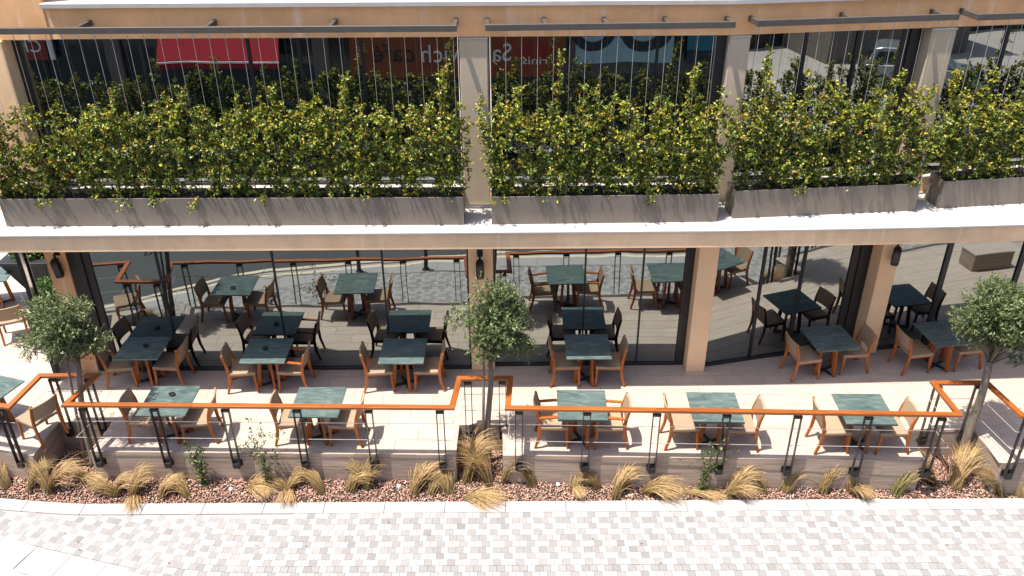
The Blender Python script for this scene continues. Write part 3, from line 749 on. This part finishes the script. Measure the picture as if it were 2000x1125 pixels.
# x, y, angle, table label, where, left chair (dx, dy, da), right chair (dx,dy,da), arm flags
TB = [
 (-5.73, -1.95, 0, 'front-row marble table with an ashtray, behind the left rail', 'front-row table with ashtray beside left tree', (-.43, .02, .0), (.43, -.02, .08), 0, 0),
 (-3.23, -2.01, -1, 'front-row marble table behind the rail, second from the left tree', 'front-row table second from the left tree', (-.44, .0, .05), (.42, -.03, -.05), 0, 0),
 (-6.76, -.32, 0, 'shaded back-row marble table with ashtray beside the left column', 'back-row table beside the left column', (-.42, -.03, .12), (.42, .0, -.06), 0, 0),
 (-4.46, -.46, 0, 'middle one of three back-row marble tables left of the centre tree, with ashtray', 'middle back-row table left of centre', (-.44, -.06, .10), (.43, -.04, -.03), 0, 1),
 (-1.98, -.50, -.5, 'back-row marble table just left of the centre column', 'back-row table just left of the centre column', (-.43, -.03, .09), (.42, -.01, .02), 0, 0),
 (1.14, -2.14, -1.5, 'front-row marble table between two armchairs, right of the centre tree', 'front-row table right of the centre tree', (-.45, .01, .0), (.45, .0, .02), 1, 1),
 (3.31, -2.22, -1.5, 'front-row marble table behind the middle of the right rail', 'front-row table at the middle of the right rail', (-.48, .03, .05), (.44, .0, -.04), 0, 0),
 (5.73, -2.29, -1.5, 'front-row marble table at the right end of the rail beside the right tree', 'front-row table beside the right tree', (-.45, -.02, .05), (.46, -.02, .03), 0, 0),
 (1.37, -.39, 0, 'back-row marble table between the centre column and the third column', 'back-row table right of the centre column', (-.37, .0, .03), (.38, .0, -.02), 0, 0),
 (5.87, -.16, 7.2, 'angled marble table in front of the fourth column at right', 'angled table in front of the fourth column', (-.45, -.02, .05), (.48, .05, -.03), 0, 0),
 (8.05, -.02, 8, 'marble table half hidden behind the right tree crown', 'table half hidden by the right tree', (-.50, .03, .02), (.46, .0, .0), 0, 0),
]
for i, (x, y, ad, lab, wh, lc, rc, al, ar_) in enumerate(TB):
    a = math.radians(ad); place(tab0, x, y, a, lab, TG)
    R = Matrix.Rotation(a, 2)
    for (dx, dy, da), side, arm, base in ((lc, 'left', al, 0), (rc, 'right', ar_, PI)):
        p = R @ Vector((dx, dy)); kind = 'wooden armchair' if arm else 'wooden chair'
        place(ar0 if arm else ch0, x+p.x, y+p.y, a+base+da, f'beige {kind}, {side} of the {wh}', CG)
place(tab0, -8.93, -1.62, math.radians(-18), 'marble table cut off by the left edge of the photo', TG)
place(tab0, -11.05, 2.55, math.radians(10), 'distant marble table beyond the left column', TG)
place(ch0, -8.02, -1.92, math.radians(152), 'beige wooden chair behind the railing corner at far left', CG)
place(ch0, -10.05, 1.25, math.radians(115), 'distant beige wooden chair turned away, left of the pot', CG)
place(ch0, -11.4, 2.2, math.radians(10), 'wooden chair cut off by the left photo edge at the distant table', CG)
ashp = MB().lathe([(.038, 0), (.046, .0), (.052, .028), (.045, .030), (.038, .014), (.001, .012)], 16)
am = ashp.mesh('ashtray', 'ash', smooth=False)
for (x, y, lb) in ((-5.72, -1.80, 'small dark ashtray on the front-row table beside the left tree'), (-6.72, -.30, 'small dark ashtray on the shaded table beside the left column'), (-4.50, -.42, 'small dark ashtray on the middle back-row table')):
    o = tag(link('ashtray', am, None, (x, y, .7435)), lb, 'ashtray', 'ashtrays on the tables')

# ================================================================== TREES
def tree(label, base, top, cen, rad, seed, stake, nl=9000, extra=()):
    rr = np.random.default_rng(seed); t = thing('olive_tree', label, 'tree', (base[0], base[1], ZS-.05), 0, 'small olive trees in the wall notches')
    o3 = Vector((base[0], base[1], ZS-.05)); B_ = Vector((0, 0, 0)); Tp = Vector(top)-o3; Cn = Vector(cen)-o3
    m = MB(); pts = []
    for i in range(9):
        k = i/8; pts.append(B_.lerp(Tp, k)+Vector((.022*math.sin(k*7+seed), .02*math.sin(k*5+seed*2), 0)))
    r0 = .062 if seed != 3 else .085
    m.tube(pts, [r0*1.25]+[r0*(1-.35*i/8) for i in range(1, 9)], 10); m.build('trunk', 'bark', t, smooth=True)
    if stake:
        k = Vector(stake); MB().tube([k, k+Vector((Tp.x*.55, 0, Tp.z*.6)), k+Vector((Tp.x*1., .02, Tp.z*1.12))], [.028, .024, .018], 8).build('side_stem', 'bark', t, smooth=True)
    lobes = [(np.array(Cn), np.array(rad)*.55)]
    for q in range(15):
        v = unit(rr.normal(0, 1, 3)); lobes.append((np.array(Cn)+v*np.array(rad)*rr.uniform(.42, .76), np.array(rad)*rr.uniform(.22, .40)))
    for dx, dy, dz, r_ in extra: lobes.append((np.array(Cn)+np.array((dx, dy, dz)), np.array((r_, r_, r_*.8))))
    bm_ = MB()
    for q in range(len(lobes)):
        c, r = lobes[q % len(lobes)]; e = Vector(c+rr.normal(0, .5, 3)*r)
        mid = Tp.lerp(e, .5)+Vector(rr.normal(0, .04, 3)); bm_.tube([Tp-Vector((0, 0, .1*rr.random())), mid, e], [.018, .011, .004], 5)
    bm_.build('branch', 'bark', t, smooth=True)
    # twigs with narrow leaves
    nt_ = int(nl*1.75)//12; li = rr.choice(len(lobes), nt_, p=np.array([3.2]+[1.]*15+[.55]*len(extra))/(18.2+.55*len(extra)))
    c = np.array([lobes[i][0] for i in li]); r = np.array([lobes[i][1] for i in li])
    u = unit(rr.normal(0, 1, (nt_, 3))); p = c+u*r*(rr.random((nt_, 1))**.42)
    dirn = unit(u*.7+rr.normal(0, .6, (nt_, 3))+np.array([0, 0, .25])); K = 12
    tt = (np.arange(K)/K)[None]; ln = rr.uniform(.10, .20, (nt_, 1))
    q = p[:, None]+dirn[:, None]*(tt*ln)[..., None]
    side = unit(np.cross(dirn, rr.normal(0, 1, (nt_, 3))))[:, None]*np.where(np.arange(K) % 2, 1, -1)[None, :, None]
    d = unit(side*.8+dirn[:, None]*.75+rr.normal(0, .25, (nt_, K, 3))); N = nt_*K
    L_ = rr.uniform(.042, .075, N); W = L_*.30
    pal = np.array([(.085, .12, .042), (.135, .175, .06), (.055, .085, .027), (.19, .23, .09), (.33, .35, .21), (.21, .225, .06)])
    col = pal[rr.choice(6, N, p=[.28, .25, .2, .14, .06, .07])]*rr.uniform(.8, 1.2, (N, 1))
    Vv, Ff, Cc = leaves(q.reshape(-1, 3), d.reshape(-1, 3), L_, W, col, rr.normal(0, .7, (N, 3))+np.array([0, -.2, .7]), .12)
    tag(link('crown', raw_mesh('crown', Vv, Ff, 'olive', Cc), t), kind='stuff')
    return t
tree('leftmost olive tree in the wall notch at the left railing', (-7.30, -2.05), (-7.02, -2.02, 1.60), (-7.13, -2.0, 2.16), (.57, .52, .60), 1, (-.10, -.02, 0), 12000, ((-.56, 0, -.30, .14), (-.42, .05, -.12, .22), (.46, -.05, -.15, .22), (.34, 0, .36, .18)))
tree('centre olive tree in the wall notch before the centre column', (-.44, -2.0), (-.36, -2.0, 1.55), (-.33, -1.98, 2.22), (.56, .52, .70), 2, (-.09, -.06, 0), 12500, ((.50, -.05, -.40, .15), (.38, 0, -.25, .24), (-.42, 0, .12, .22), (-.05, 0, .62, .2), (0, -.1, .1, .3)))
tree('rightmost olive tree with thick trunk at the right edge', (7.72, -2.15), (7.64, -2.12, 1.55), (7.78, -2.08, 2.34), (.80, .66, .70), 3, None, 15000, ((-.74, -.05, .0, .20), (-.52, 0, .30, .25), (.35, -.1, -.60, .22), (-.2, -.1, .1, .35)))

# ================================================================== GRASSES
def tuft(x, y, locks, seed, green=0., size=1., label=''):
    rr = np.random.default_rng(seed); V = []; F = []; Cc = []; k = 0
    for (ang, reach, hgt, nb) in locks:
        if 55 < ang < 125 and hgt > .5: ang = 90+(48 if (seed*7+int(ang)) % 5 < 2 else -48)+rr.normal(0, 8); reach = max(reach, .62); hgt *= .80
        da = math.radians(ang)
        for b in range(int(nb*1.5)):
            a = da+rr.normal(0, .2 if hgt < .5 else .30); sx, sy = rr.normal(0, .034, 2); L_ = size*1.12*rr.uniform(.7, 1.08)
            rc = reach*L_*rr.uniform(.8, 1.1); hg = hgt*L_*rr.uniform(.72, 1.1)*(.86 if hgt > .6 else 1); m = 6; w0 = rr.uniform(.0032, .0062)
            sd = rr.normal(0, .03)
            pv = Vector((-math.sin(a), math.cos(a), 0))
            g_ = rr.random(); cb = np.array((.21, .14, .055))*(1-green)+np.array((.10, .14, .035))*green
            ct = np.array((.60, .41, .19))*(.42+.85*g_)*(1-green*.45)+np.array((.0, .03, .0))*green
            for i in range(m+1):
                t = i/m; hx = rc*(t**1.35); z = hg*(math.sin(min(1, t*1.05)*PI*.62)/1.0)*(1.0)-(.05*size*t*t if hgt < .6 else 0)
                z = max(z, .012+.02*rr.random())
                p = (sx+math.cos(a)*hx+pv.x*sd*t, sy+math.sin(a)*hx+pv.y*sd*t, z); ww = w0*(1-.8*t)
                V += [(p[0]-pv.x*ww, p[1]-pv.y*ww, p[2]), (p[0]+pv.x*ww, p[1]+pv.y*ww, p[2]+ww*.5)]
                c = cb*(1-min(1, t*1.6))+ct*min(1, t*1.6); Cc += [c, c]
                if i < m: F.append((k, k+1, k+3, k+2))
                k += 2
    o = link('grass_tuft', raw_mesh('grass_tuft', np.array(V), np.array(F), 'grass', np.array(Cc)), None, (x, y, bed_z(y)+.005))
    return tag(o, label, 'grass', 'feather grass tufts in the gravel bed')
cam_o = Vector((0, -CL, CH))
def gp(px, py, z=ZS+.04):                                     # layout survey: pixel of the photograph to a point on the bed
    d = f3+R3*((px-1000)/FPX)-U3*((py-562.5)/FPX); q = cam_o+d*((z-CH)/d.z); return q.x, q.y
# base pixel, [(direction deg in plan: 0 = right, 90 = toward building, 270 = toward street; reach, height, blades)], green, size, label
GT = [
 ((100, 962), [(60, .55, .62, 130), (20, .6, .5, 60)], .1, .95, 'big drooping straw tuft in the notch beside the left tree'),
 ((165, 945), [(-20, .55, .25, 110), (160, .4, .4, 60)], .05, .75, 'flattened straw tuft below the left tree trunk'),
 ((225, 965), [(175, .5, .3, 110), (15, .5, .45, 70)], .25, .75, 'olive tuft flopped left under the first post right of the left tree'),
 ((262, 968), [(40, .45, .55, 90), (285, .5, .15, 80)], .1, .8, 'pale tuft spilling onto the kerb right of the left tree'),
 ((318, 968), [(70, .35, .62, 90), (30, .4, .5, 40)], .15, .6, 'small upright tuft under the second post from the left tree'),
 ((365, 968), [(120, .3, .55, 80)], .3, .6, 'small dark-based tuft between the second and third posts'),
 ((490, 955), [(-30, .62, .2, 120), (10, .5, .3, 40)], .05, .72, 'straw tuft lying right beside the climbing plant'),
 ((565, 958), [(275, .55, .18, 90), (165, .5, .3, 60), (35, .5, .4, 60)], .05, .7, 'three-way flattened straw tuft right of the climbing plant'),
 ((628, 962), [(110, .4, .62, 110)], .1, .75, 'curved straw tuft right of the third post'),
 ((685, 958), [(20, .55, .42, 120), (60, .4, .6, 50)], .1, .75, 'arching tuft left of the fourth post'),
 ((718, 955), [(110, .35, .85, 90), (40, .4, .6, 70)], .35, .8, 'tall green-based tuft under the fourth post'),
 ((808, 962), [(50, .7, .62, 130)], .05, .85, 'long straw tuft arching right, left of the centre notch'),
 ((842, 962), [(60, .45, .6, 90)], .3, .6, 'short greenish tuft left of the centre notch'),
 ((878, 962), [(60, .4, .6, 80), (100, .3, .5, 40)], .2, .6, 'short brown tuft at the left corner of the centre notch'),
 ((912, 945), [(95, .22, 1.15, 110), (75, .2, .9, 60)], .0, .85, 'tall upright straw plume left of the centre trunk'),
 ((955, 950), [(115, .35, .9, 160), (140, .3, .7, 60)], .0, .95, 'broad straw tuft in front of the centre trunk'),
 ((985, 945), [(65, .35, .85, 110)], .0, .8, 'upright pale tuft right of the centre trunk'),
 ((915, 970), [(-12, .75, .22, 130), (-40, .6, .15, 50)], .12, .78, 'straw tuft lying right across the kerb below the centre tree'),
 ((1040, 950), [(110, .28, .9, 100)], .2, .75, 'narrow upright tuft right of the centre notch'),
 ((1122, 955), [(100, .3, .55, 80), (290, .45, .2, 80)], .15, .65, 'dark-based tuft left of the second post right of the centre tree'),
 ((1165, 955), [(140, .55, .5, 90), (160, .4, .35, 40)], .2, .72, 'tuft swept left over the second post right of the centre tree'),
 ((1202, 968), [(92, .22, .95, 110)], .1, .72, 'upright straw tuft between the second and third right posts'),
 ((1262, 960), [(-22, .72, .28, 140), (-5, .6, .4, 40)], .15, .8, 'long straw tuft flopped right below the third right post'),
 ((1345, 960), [(-18, .75, .15, 100)], .1, .72, 'thin straw tuft lying right under the right climbing plant'),
 ((1425, 965), [(70, .4, .8, 110), (-30, .5, .4, 70), (110, .3, .6, 40)], .1, .8, 'bushy straw tuft right of the right climbing plant'),
 ((1490, 958), [(120, .4, .75, 90)], .3, .7, 'olive tuft swept left between the fourth and fifth right posts'),
 ((1535, 958), [(115, .45, .85, 120), (75, .3, .7, 40)], .15, .75, 'straw tuft under the fifth right post'),
 ((1605, 958), [(80, .3, .85, 120), (40, .4, .6, 50)], .05, .85, 'straw tuft left of the sixth right post'),
 ((1660, 955), [(-50, .45, .3, 120), (90, .3, .5, 50)], .1, .72, 'straw tuft spilling to the kerb under the sixth right post'),
 ((1750, 958), [(95, .35, .85, 120), (60, .35, .7, 60)], .75, .85, 'greenest tuft left of the right tree'),
 ((1820, 950), [(80, .35, .85, 130), (150, .4, .4, 50)], .1, .8, 'pale tuft left of the right tree trunk'),
 ((1862, 952), [(115, .4, .85, 140), (60, .3, .7, 60)], .05, .9, 'wide straw tuft in front of the right tree trunk'),
 ((1888, 925), [(85, .3, .7, 70)], .4, .7, 'shaded tuft behind the right tree trunk'),
 ((1942, 950), [(100, .35, .75, 90)], .3, .7, 'tuft right of the right tree below the railing corner'),
 ((1985, 952), [(85, .35, .8, 110)], .2, .8, 'tuft at the right photo edge'),
 ((15, 955), [(60, .4, .6, 80)], .3, .65, 'sparse tuft at the left photo edge'),
 ((62, 960), [(85, .3, .9, 50)], .4, .7, 'thin green tuft left of the left tree notch'),
]
for i, ((px, py), lk, gr, sz_, lb) in enumerate(GT):
    x, y = gp(px, py); y = max(min(y, edge_y(x)-.06) if not any(a-.05 < x < b+.05 for a, b, _ in NOTCH) else min(y, -2.05), kerb_y(x)+.05)
    tuft(x, y, lk, 300+i, gr, sz_, lb)

# young climbing plants by the wall
def climber(px, py, h, seed, label, wdt=.25):
    rr = np.random.default_rng(seed); x, y = gp(px, py); y = min(y, edge_y(x)-.10)
    t = thing('young_climber', label, 'climbing plant', (x, y, bed_z(y)), 0); sm = MB(); P = []
    for q in range(5):
        pts = []; e = rr.normal(0, wdt*.8)
        for i in range(9):
            k = i/8; pts.append((e*k*k+.03*math.sin(k*8+q*2), -.03+.02*math.sin(k*6+q), h*k*rr.uniform(.97, 1.0)*(1-.12*q)))
        sm.tube(pts, [.005-.0035*i/8 for i in range(9)], 4); P += pts*5
    for s in (-1, 1):
        pts = [(s*wdt*k*1.6, -.04, h*(.68+.1*s)+.05*math.sin(k*9)) for k in np.linspace(0, 1, 8)]; sm.tube(pts, .0025, 4); P += pts*2
    sm.build('stem', 'stem', t)
    P = np.array(P); n = len(P); P = P+rr.normal(0, .028, P.shape); K = 2
    p = np.repeat(P, K, 0); d = unit(rr.normal(0, 1, p.shape)+np.array([0, -.4, .2])); L_ = rr.uniform(.035, .06, len(p))
    pal = np.array([(.06, .10, .025), (.10, .14, .03), (.05, .08, .02), (.20, .20, .05)])
    Vv, Ff, Cc = leaves(p, d, L_, L_*.55, pal[rr.choice(4, len(p), p=[.4, .3, .2, .1])]*rr.uniform(.8, 1.2, (len(p), 1)))
    tag(link('foliage', raw_mesh('foliage', Vv, Ff, 'leaf', Cc), t), kind='stuff')
climber(527, 952, 1.45, 5, 'leafy young climber growing up the railing wires at left')
climber(1365, 945, 1.15, 6, 'leafy young climber growing up the railing wires at right', .32)
climber(400, 948, .95, 8, 'sparse thin climber beside the third post at left', .10)
# white plant tags in the gravel
for px, py, lb in ((450, 963, 'white plant tag in the gravel left of the left climber'), (779, 958, 'white plant tag in the gravel left of the centre notch'), (1089, 955, 'white plant tag in the gravel right of the centre notch'), (1565, 955, 'white plant tag in the gravel below the right rail')):
    x, y = gp(px, py); m = MB().box(-.028, -.004, .04, .028, .004, .085, Matrix.Rotation(-.7, 4, 'X')); m.box(-.006, -.003, -.05, .006, .003, .05)
    tag(m.build('plant_tag', 'tag', None, bevel=.002, loc=(x, y, bed_z(y)+.02), rz=rnd.uniform(-.3, .3)), lb, 'plant tag', 'white plant tags in the gravel')

m = MB()
for px, py in ((128, 1042), (153, 1059), (156, 1075), (500, 1066), (598, 1067), (1158, 1053), (1253, 1062), (1850, 1065), (1290, 1100), (330, 1100), (760, 1020), (1640, 1035), (1700, 745), (620, 870), (1250, 870)):
    x, y = gp(px, py, ZS) if py > 980 else gp(px, py, 0); z = (ZS if py > 980 else 0)+.004; a = rnd.random()*6
    m.add([(x+.016*math.cos(a+k*1.26)*(1+.5*(k % 2)), y+.011*math.sin(a+k*1.26), z+.006*(k % 2)) for k in range(5)], [(0, 1, 2, 3, 4)])
tag(m.build('leaf_litter', 'stem'), 'few dry brown leaf scraps scattered on the pavers and terrace', 'leaf litter', kind='stuff')
# ================================================================== WALL SPEAKERS
def speaker(x, y, z, a, yaw, label):
    t = thing('wall_speaker', label, 'speaker', (x, y, z), a, 'black speakers on the columns')
    MB().box(-.05, -.02, .10, .05, -.001, .24).build('wall_plate', 'black', t, bevel=.004)
    m = MB(); m.bar((0, -.02, .17), (0, -.10, .15), .035, .035); m.bar((0, -.10, .17), (0, -.12, .05), .04, .03); m.build('arm', 'black', t, bevel=.003)
    b = MB(); T = Matrix.Translation((0, -.13, -.05)) @ Matrix.Rotation(yaw, 4, 'Z') @ Matrix.Rotation(.25, 4, 'X')
    prof = [(-.075, -.02), (-.055, -.09), (.055, -.09), (.075, -.02), (.05, .08), (-.05, .08)]
    b.prism(prof, -.22, .13, T); b.build('housing', 'black', t, bevel=.02, seg=3)
    MB().box(-.045, -.094, -.12, .045, -.0905, .08, T).build('grille', 'steel', t)
speaker(-7.98, -.05, 2.40, 0, .2, 'black wall speaker on the left column')
speaker(-.56, -.08, 2.34, 0, 0, 'black wall speaker on the centre column behind the tree')
speaker(6.93, .40, 2.30, A7, -.6, 'black wall speaker turned outward on the fourth column')

# ================================================================== LEFT CORNER: pot, bush, open door leaf
px_, py_ = -10.3, 3.0
t = thing('plant_pot', 'large black tapered plant pot beyond the left column', 'pot', (px_, py_, 0))
def frust(w0, w1, z0, z1):
    vs = [(sx*w0/2, sy*w0/2, z0) for sx, sy in ((-1, -1), (1, -1), (1, 1), (-1, 1))]+[(sx*w1/2, sy*w1/2, z1) for sx, sy in ((-1, -1), (1, -1), (1, 1), (-1, 1))]
    return MB().add(vs, [(0, 3, 2, 1), (4, 5, 6, 7), (0, 1, 5, 4), (1, 2, 6, 5), (2, 3, 7, 6), (3, 0, 4, 7)])
frust(.36, 1.0, .001, .95).build('body', 'blackpot', t, bevel=.01)
frust(1.06, 1.06, .952, 1.02).build('rim', 'blackpot', t, bevel=.008)
def bush(name, label, x, y, z, rx, rz_, seed, n):
    rr = np.random.default_rng(seed); t = thing(name, label, 'shrub', (x, y, z)); u = unit(rr.normal(0, 1, (n, 3))); u[:, 2] = np.abs(u[:, 2])
    p = u*np.array([rx, rx, rz_])*(rr.random((n, 1))**.4); pal = np.array([(.05, .115, .02), (.08, .15, .03), (.035, .08, .018), (.12, .19, .04)])
    L_ = rr.uniform(.04, .075, n); Vv, Ff, Cc = leaves(p, unit(u+rr.normal(0, .6, (n, 3))), L_, L_*.5, pal[rr.integers(0, 4, n)]*rr.uniform(.8, 1.2, (n, 1)))
    m = MB()
    for q in range(8):
        a = q*PI/4; m.tube([(0, 0, -.03), (rx*.3*math.cos(a), rx*.3*math.sin(a), rz_*.4), (rx*.6*math.cos(a), rx*.6*math.sin(a), rz_*.75)], [.012, .008, .003], 5)
    m.build('stem', 'stem', t); tag(link('foliage', raw_mesh('foliage', Vv, Ff, 'leaf', Cc), t), kind='stuff')
bush('pot_shrub', 'dark shrub growing in the black tapered pot', px_, py_, 1.03, .45, .55, 71, 3500)
bush('low_shrub', 'bright green low shrub behind the left tree crown', -9.72, 2.15, .03, .42, .80, 72, 5000)
t = thing('door_leaf', 'dark open glass door leaf standing out left of the left column', 'door', (-8.50, -.36, 0), math.radians(116))
for x0, x1, z0, z1 in ((0, .07, 0, 2.9), (.93, 1.0, 0, 2.9)): MB().box(x0, -.035, z0+.002, x1, .035, z1).build('stile', 'frame2', t, bevel=.004)
for z0, z1 in ((.002, .25), (2.82, 2.9)): MB().box(.0705, -.033, z0, .9295, .033, z1).build('cross_rail', 'frame2', t, bevel=.004)
MB().box(.071, -.006, .2505, .929, .006, 2.819).build('pane', 'shopglass', t)

# ================================================================== STREET BEYOND THE FRAME (seen mirrored in the glass)
for i, (x, y) in enumerate(((-3.75, -5.12), (-2.12, -5.2))):
    t = thing('bollard', f'short grey bollard on the pavement, {"left" if i == 0 else "right"} one of two mirrored in the glass', 'bollard', (x, y, ZS), 0, 'bollards mirrored in the glass')
    MB().lathe([(.05, 0), (.05, .56), (.04, .60), (.01, .615)], 16).build('shaft', 'steel', t, smooth=False); MB().lathe([(.09, .001), (.09, .012), (.055, .02)], 16).build('base_plate', 'steel', t)
t = thing('stone_bench', 'solid stone block bench mirrored in the right glass', 'bench', (11.75, -1.62, 0), .1)
MB().box(-.5, -.24, .001, .5, .24, .40).build('base', 'clad', t, bevel=.008); MB().box(-.51, -.25, .401, .51, .25, .45).build('seat', 'tile', t, bevel=.006)
# shop row
YS = -14.0
sh = thing('shop_building', 'low row of dark shopfronts across the street, mirrored in upper windows', 'building')
MB().box(-26, YS-6, ZS, 8.6, YS-.25, 3.9).build('wall', 'shopwall', sh)
MB().box(-26, YS-.248, 3.3, 8.6, YS+.06, 3.95).build('fascia', 'shopwall', sh, bevel=.01)
for x in (-26, -17.9, -13.2, -6.3, 1.95, 8.1): MB().box(x, YS-.247, ZS+.04, x+.5, YS, 3.299).build('pier', 'shopwall', sh, bevel=.01)
for a, b in ((-25.5, -17.9), (-17.4, -13.2), (-12.7, -6.3), (-5.8, 1.95), (2.45, 8.1)):
    wd = MB().box(a+.01, YS-.2, ZS+.05, b-.01, YS-.15, 3.29).build('window', 'shopglass', sh)
    n_ = int((b-a)/1.6)
    for q in range(1, n_): MB().box(a+(b-a)*q/n_-.03, YS-.149, ZS+.05, a+(b-a)*q/n_+.03, YS-.10, 3.29).build('mullion', 'frame2', wd)
def text(body, size, m, parent, loc, ext=.01, width=None):
    cu = bpy.data.curves.new('lettering', 'FONT'); cu.body = body; cu.size = size; cu.extrude = ext; cu.align_x = 'LEFT'
    o = bpy.data.objects.new('lettering', cu); COL.objects.link(o)
    bpy.context.view_layer.update(); dg = bpy.context.evaluated_depsgraph_get()
    me = bpy.data.meshes.new_from_object(o.evaluated_get(dg)); COL.objects.unlink(o); bpy.data.objects.remove(o)
    xs = [v.co.x for v in me.vertices]; k = (width/(max(xs)-min(xs))) if width else 1.
    for v in me.vertices: v.co.x *= k
    me.materials.clear(); me.materials.append(MT[m])
    o = link('lettering', me, parent); o.rotation_euler = (PI/2, 0, PI); o.location = loc; return o
t = thing('shop_sign', 'long orange sandwich café sign board with white and dark lettering', 'sign', (0, YS+.09, 0))
MB().box(-5.1, -.025, 1.60, 1.86, .03, 3.2).build('board', 'orange', t, bevel=.005)
text('Sandwich', .84, 'letter', t, (.16, .042, 2.10), .01, 3.05)
text('café', .84, 'darkletter', t, (-3.12, .042, 2.10), .01, 1.32)
MB().prism([(-.62+.62*math.cos(a), .0+.62*math.sin(a)) for a in np.linspace(0, PI, 18)], 0, .012, Matrix.Translation((1.52, .042, 2.12)) @ Matrix.Rotation(PI/2, 4, 'X')).build('sun_logo', 'sunred', t)
text('nirinis', .36, 'letter', t, (1.62, .046, 2.0), .006, 1.1)
t = thing('awning', 'red canvas awning sloping out over a shopfront, mirrored at upper left', 'awning', (-9.35, YS+.02, 0))
m = MB(); wv = []
for i in range(13):
    x = -1.95+3.9*i/12; wv += [(x, .02, 3.45), (x, .75+.0*i, 2.30+.04*math.sin(i*1.1)*.5)]
m.add(wv, [(2*i, 2*i+1, 2*i+3, 2*i+2) for i in range(12)]); m.build('canvas', 'red', t)
MB().box(-1.95, .74, 2.24, 1.95, .79, 2.29).build('front_bar', 'letter', t); MB().box(-1.95, .76, 2.08, 1.95, .77, 2.239).build('valance', 'red', t)
t = thing('red_sign', 'red shop sign with white letters CHI at far left reflection', 'sign', (-15.6, YS+.09, 0))
MB().box(-.9, -.02, 2.2, .55, .03, 3.1).build('board', 'redsign', t, bevel=.005); text('CHI', .62, 'letter', t, (.42, .042, 2.48), .01, .85)
MB().box(.62, -.02, 2.2, .8, .03, 3.1).build('white_strip', 'letter', t)
t = thing('window_poster', 'large pale blue poster with dark curved shapes beside the orange sign', 'poster', (3.6, YS+.05, 0))
MB().box(-1.45, -.02, 2.0, 1.6, .02, 3.2).build('board', 'poster', t)
for cx, r0, r1, z in ((-.9, .75, .45, 3.15), (.75, .85, .50, 3.2)):
    ps = [(r0*math.cos(a), r0*math.sin(a)) for a in np.linspace(PI, 2*PI, 14)]+[(r1*math.cos(a), r1*math.sin(a)) for a in np.linspace(2*PI, PI, 14)]
    MB().prism(ps, 0, .006, Matrix.Translation((cx, .028, z)) @ Matrix.Rotation(PI/2, 4, 'X')).build('dark_shape', 'posterdark', t)
t = thing('blue_sign', 'small teal sign panel right of the pale poster reflection', 'sign', (6.2, YS+.05, 0))
MB().box(-.55, -.02, 2.42, .5, .02, 3.2).build('upper_panel', 'bluesign', t); MB().box(-.55, -.02, 2.0, .5, .03, 2.40).build('lower_panel', 'posterdark', t)
# parked car mirrored in the third upper window
cr = thing('parked_car', 'silver parked estate car mirrored in the third upper window', 'car', (21.15, -15.75, ZS), math.radians(39))
T90 = Matrix.Rotation(PI/2, 4, 'X')
body = [(-2.1, .35), (-2.15, .75), (-2.0, 1.0), (-1.0, 1.05), (.9, 1.02), (1.95, .92), (2.15, .7), (2.15, .35)]
body = body[::-1]
MB().prism(body, -.85, .85, T90).build('body', 'carpaint', cr, bevel=.06, seg=3)
cab = [(-2.0, 1.0), (-1.75, 1.62), (-1.5, 1.68), (.1, 1.68), (.4, 1.6), (1.1, 1.02)][::-1]
MB().prism(cab, -.72, .72, T90).build('cabin', 'carpaint', cr, bevel=.06, seg=3)
for s in (-1, 1):
    for pts in ([(-1.75, 1.1), (-1.6, 1.52), (-.75, 1.55), (-.75, 1.1)], [(-.65, 1.1), (-.65, 1.55), (.05, 1.55), (.75, 1.1)]):
        MB().prism(pts[::-1], s*.735-.008, s*.735+.008, T90).build('side_window', 'shopglass', cr)
    for x in (-1.35, 1.35):
        wl_ = MB().tube([(x, s*.70, .33), (x, s*.88, .33)], .33, 20).build('wheel', 'rubber', cr); MB().tube([(x, s*.875, .33), (x, s*.892, .33)], .20, 16).build('rim', 'carpaint', wl_)
    MB().box(-2.13, s*.62-.12, .72, -2.10, s*.62+.12, .92).build('tail_light', 'redsign', cr)
MB().box(-1.99, -.6, 1.12, -1.80, .6, 1.5, Matrix.Rotation(0, 4, 'Y')).build('rear_window', 'shopglass', cr)
t = thing('boundary_wall', 'blue-grey wall with a dark fence behind the forecourt, mirrored at right', 'wall', (0, 0, 0))
MB().box(9.2, -24.4, ZS, 60, -24.0, 6).build('wall', 'bluewall', t); MB().box(9.2, -23.6, ZS, 60, -23.55, .5).build('fence_panel', 'frame2', t)

t = thing('brown_building', 'dark brown building behind the forecourt, mirrored in the third upper window', 'building')
MB().box(19.6, -24, ZS+.001, 27, -20.2, 5).build('wall', 'shopwall', t, bevel=.02); MB().box(19.5, -24.1, 5.001, 27.1, -20.05, 5.3).build('roof', 'frame', t)
for k in range(3): MB().box(20.3+2.2*k, -20.19, 1.2, 21.7+2.2*k, -20.15, 2.6).build('window', 'shopglass', t)
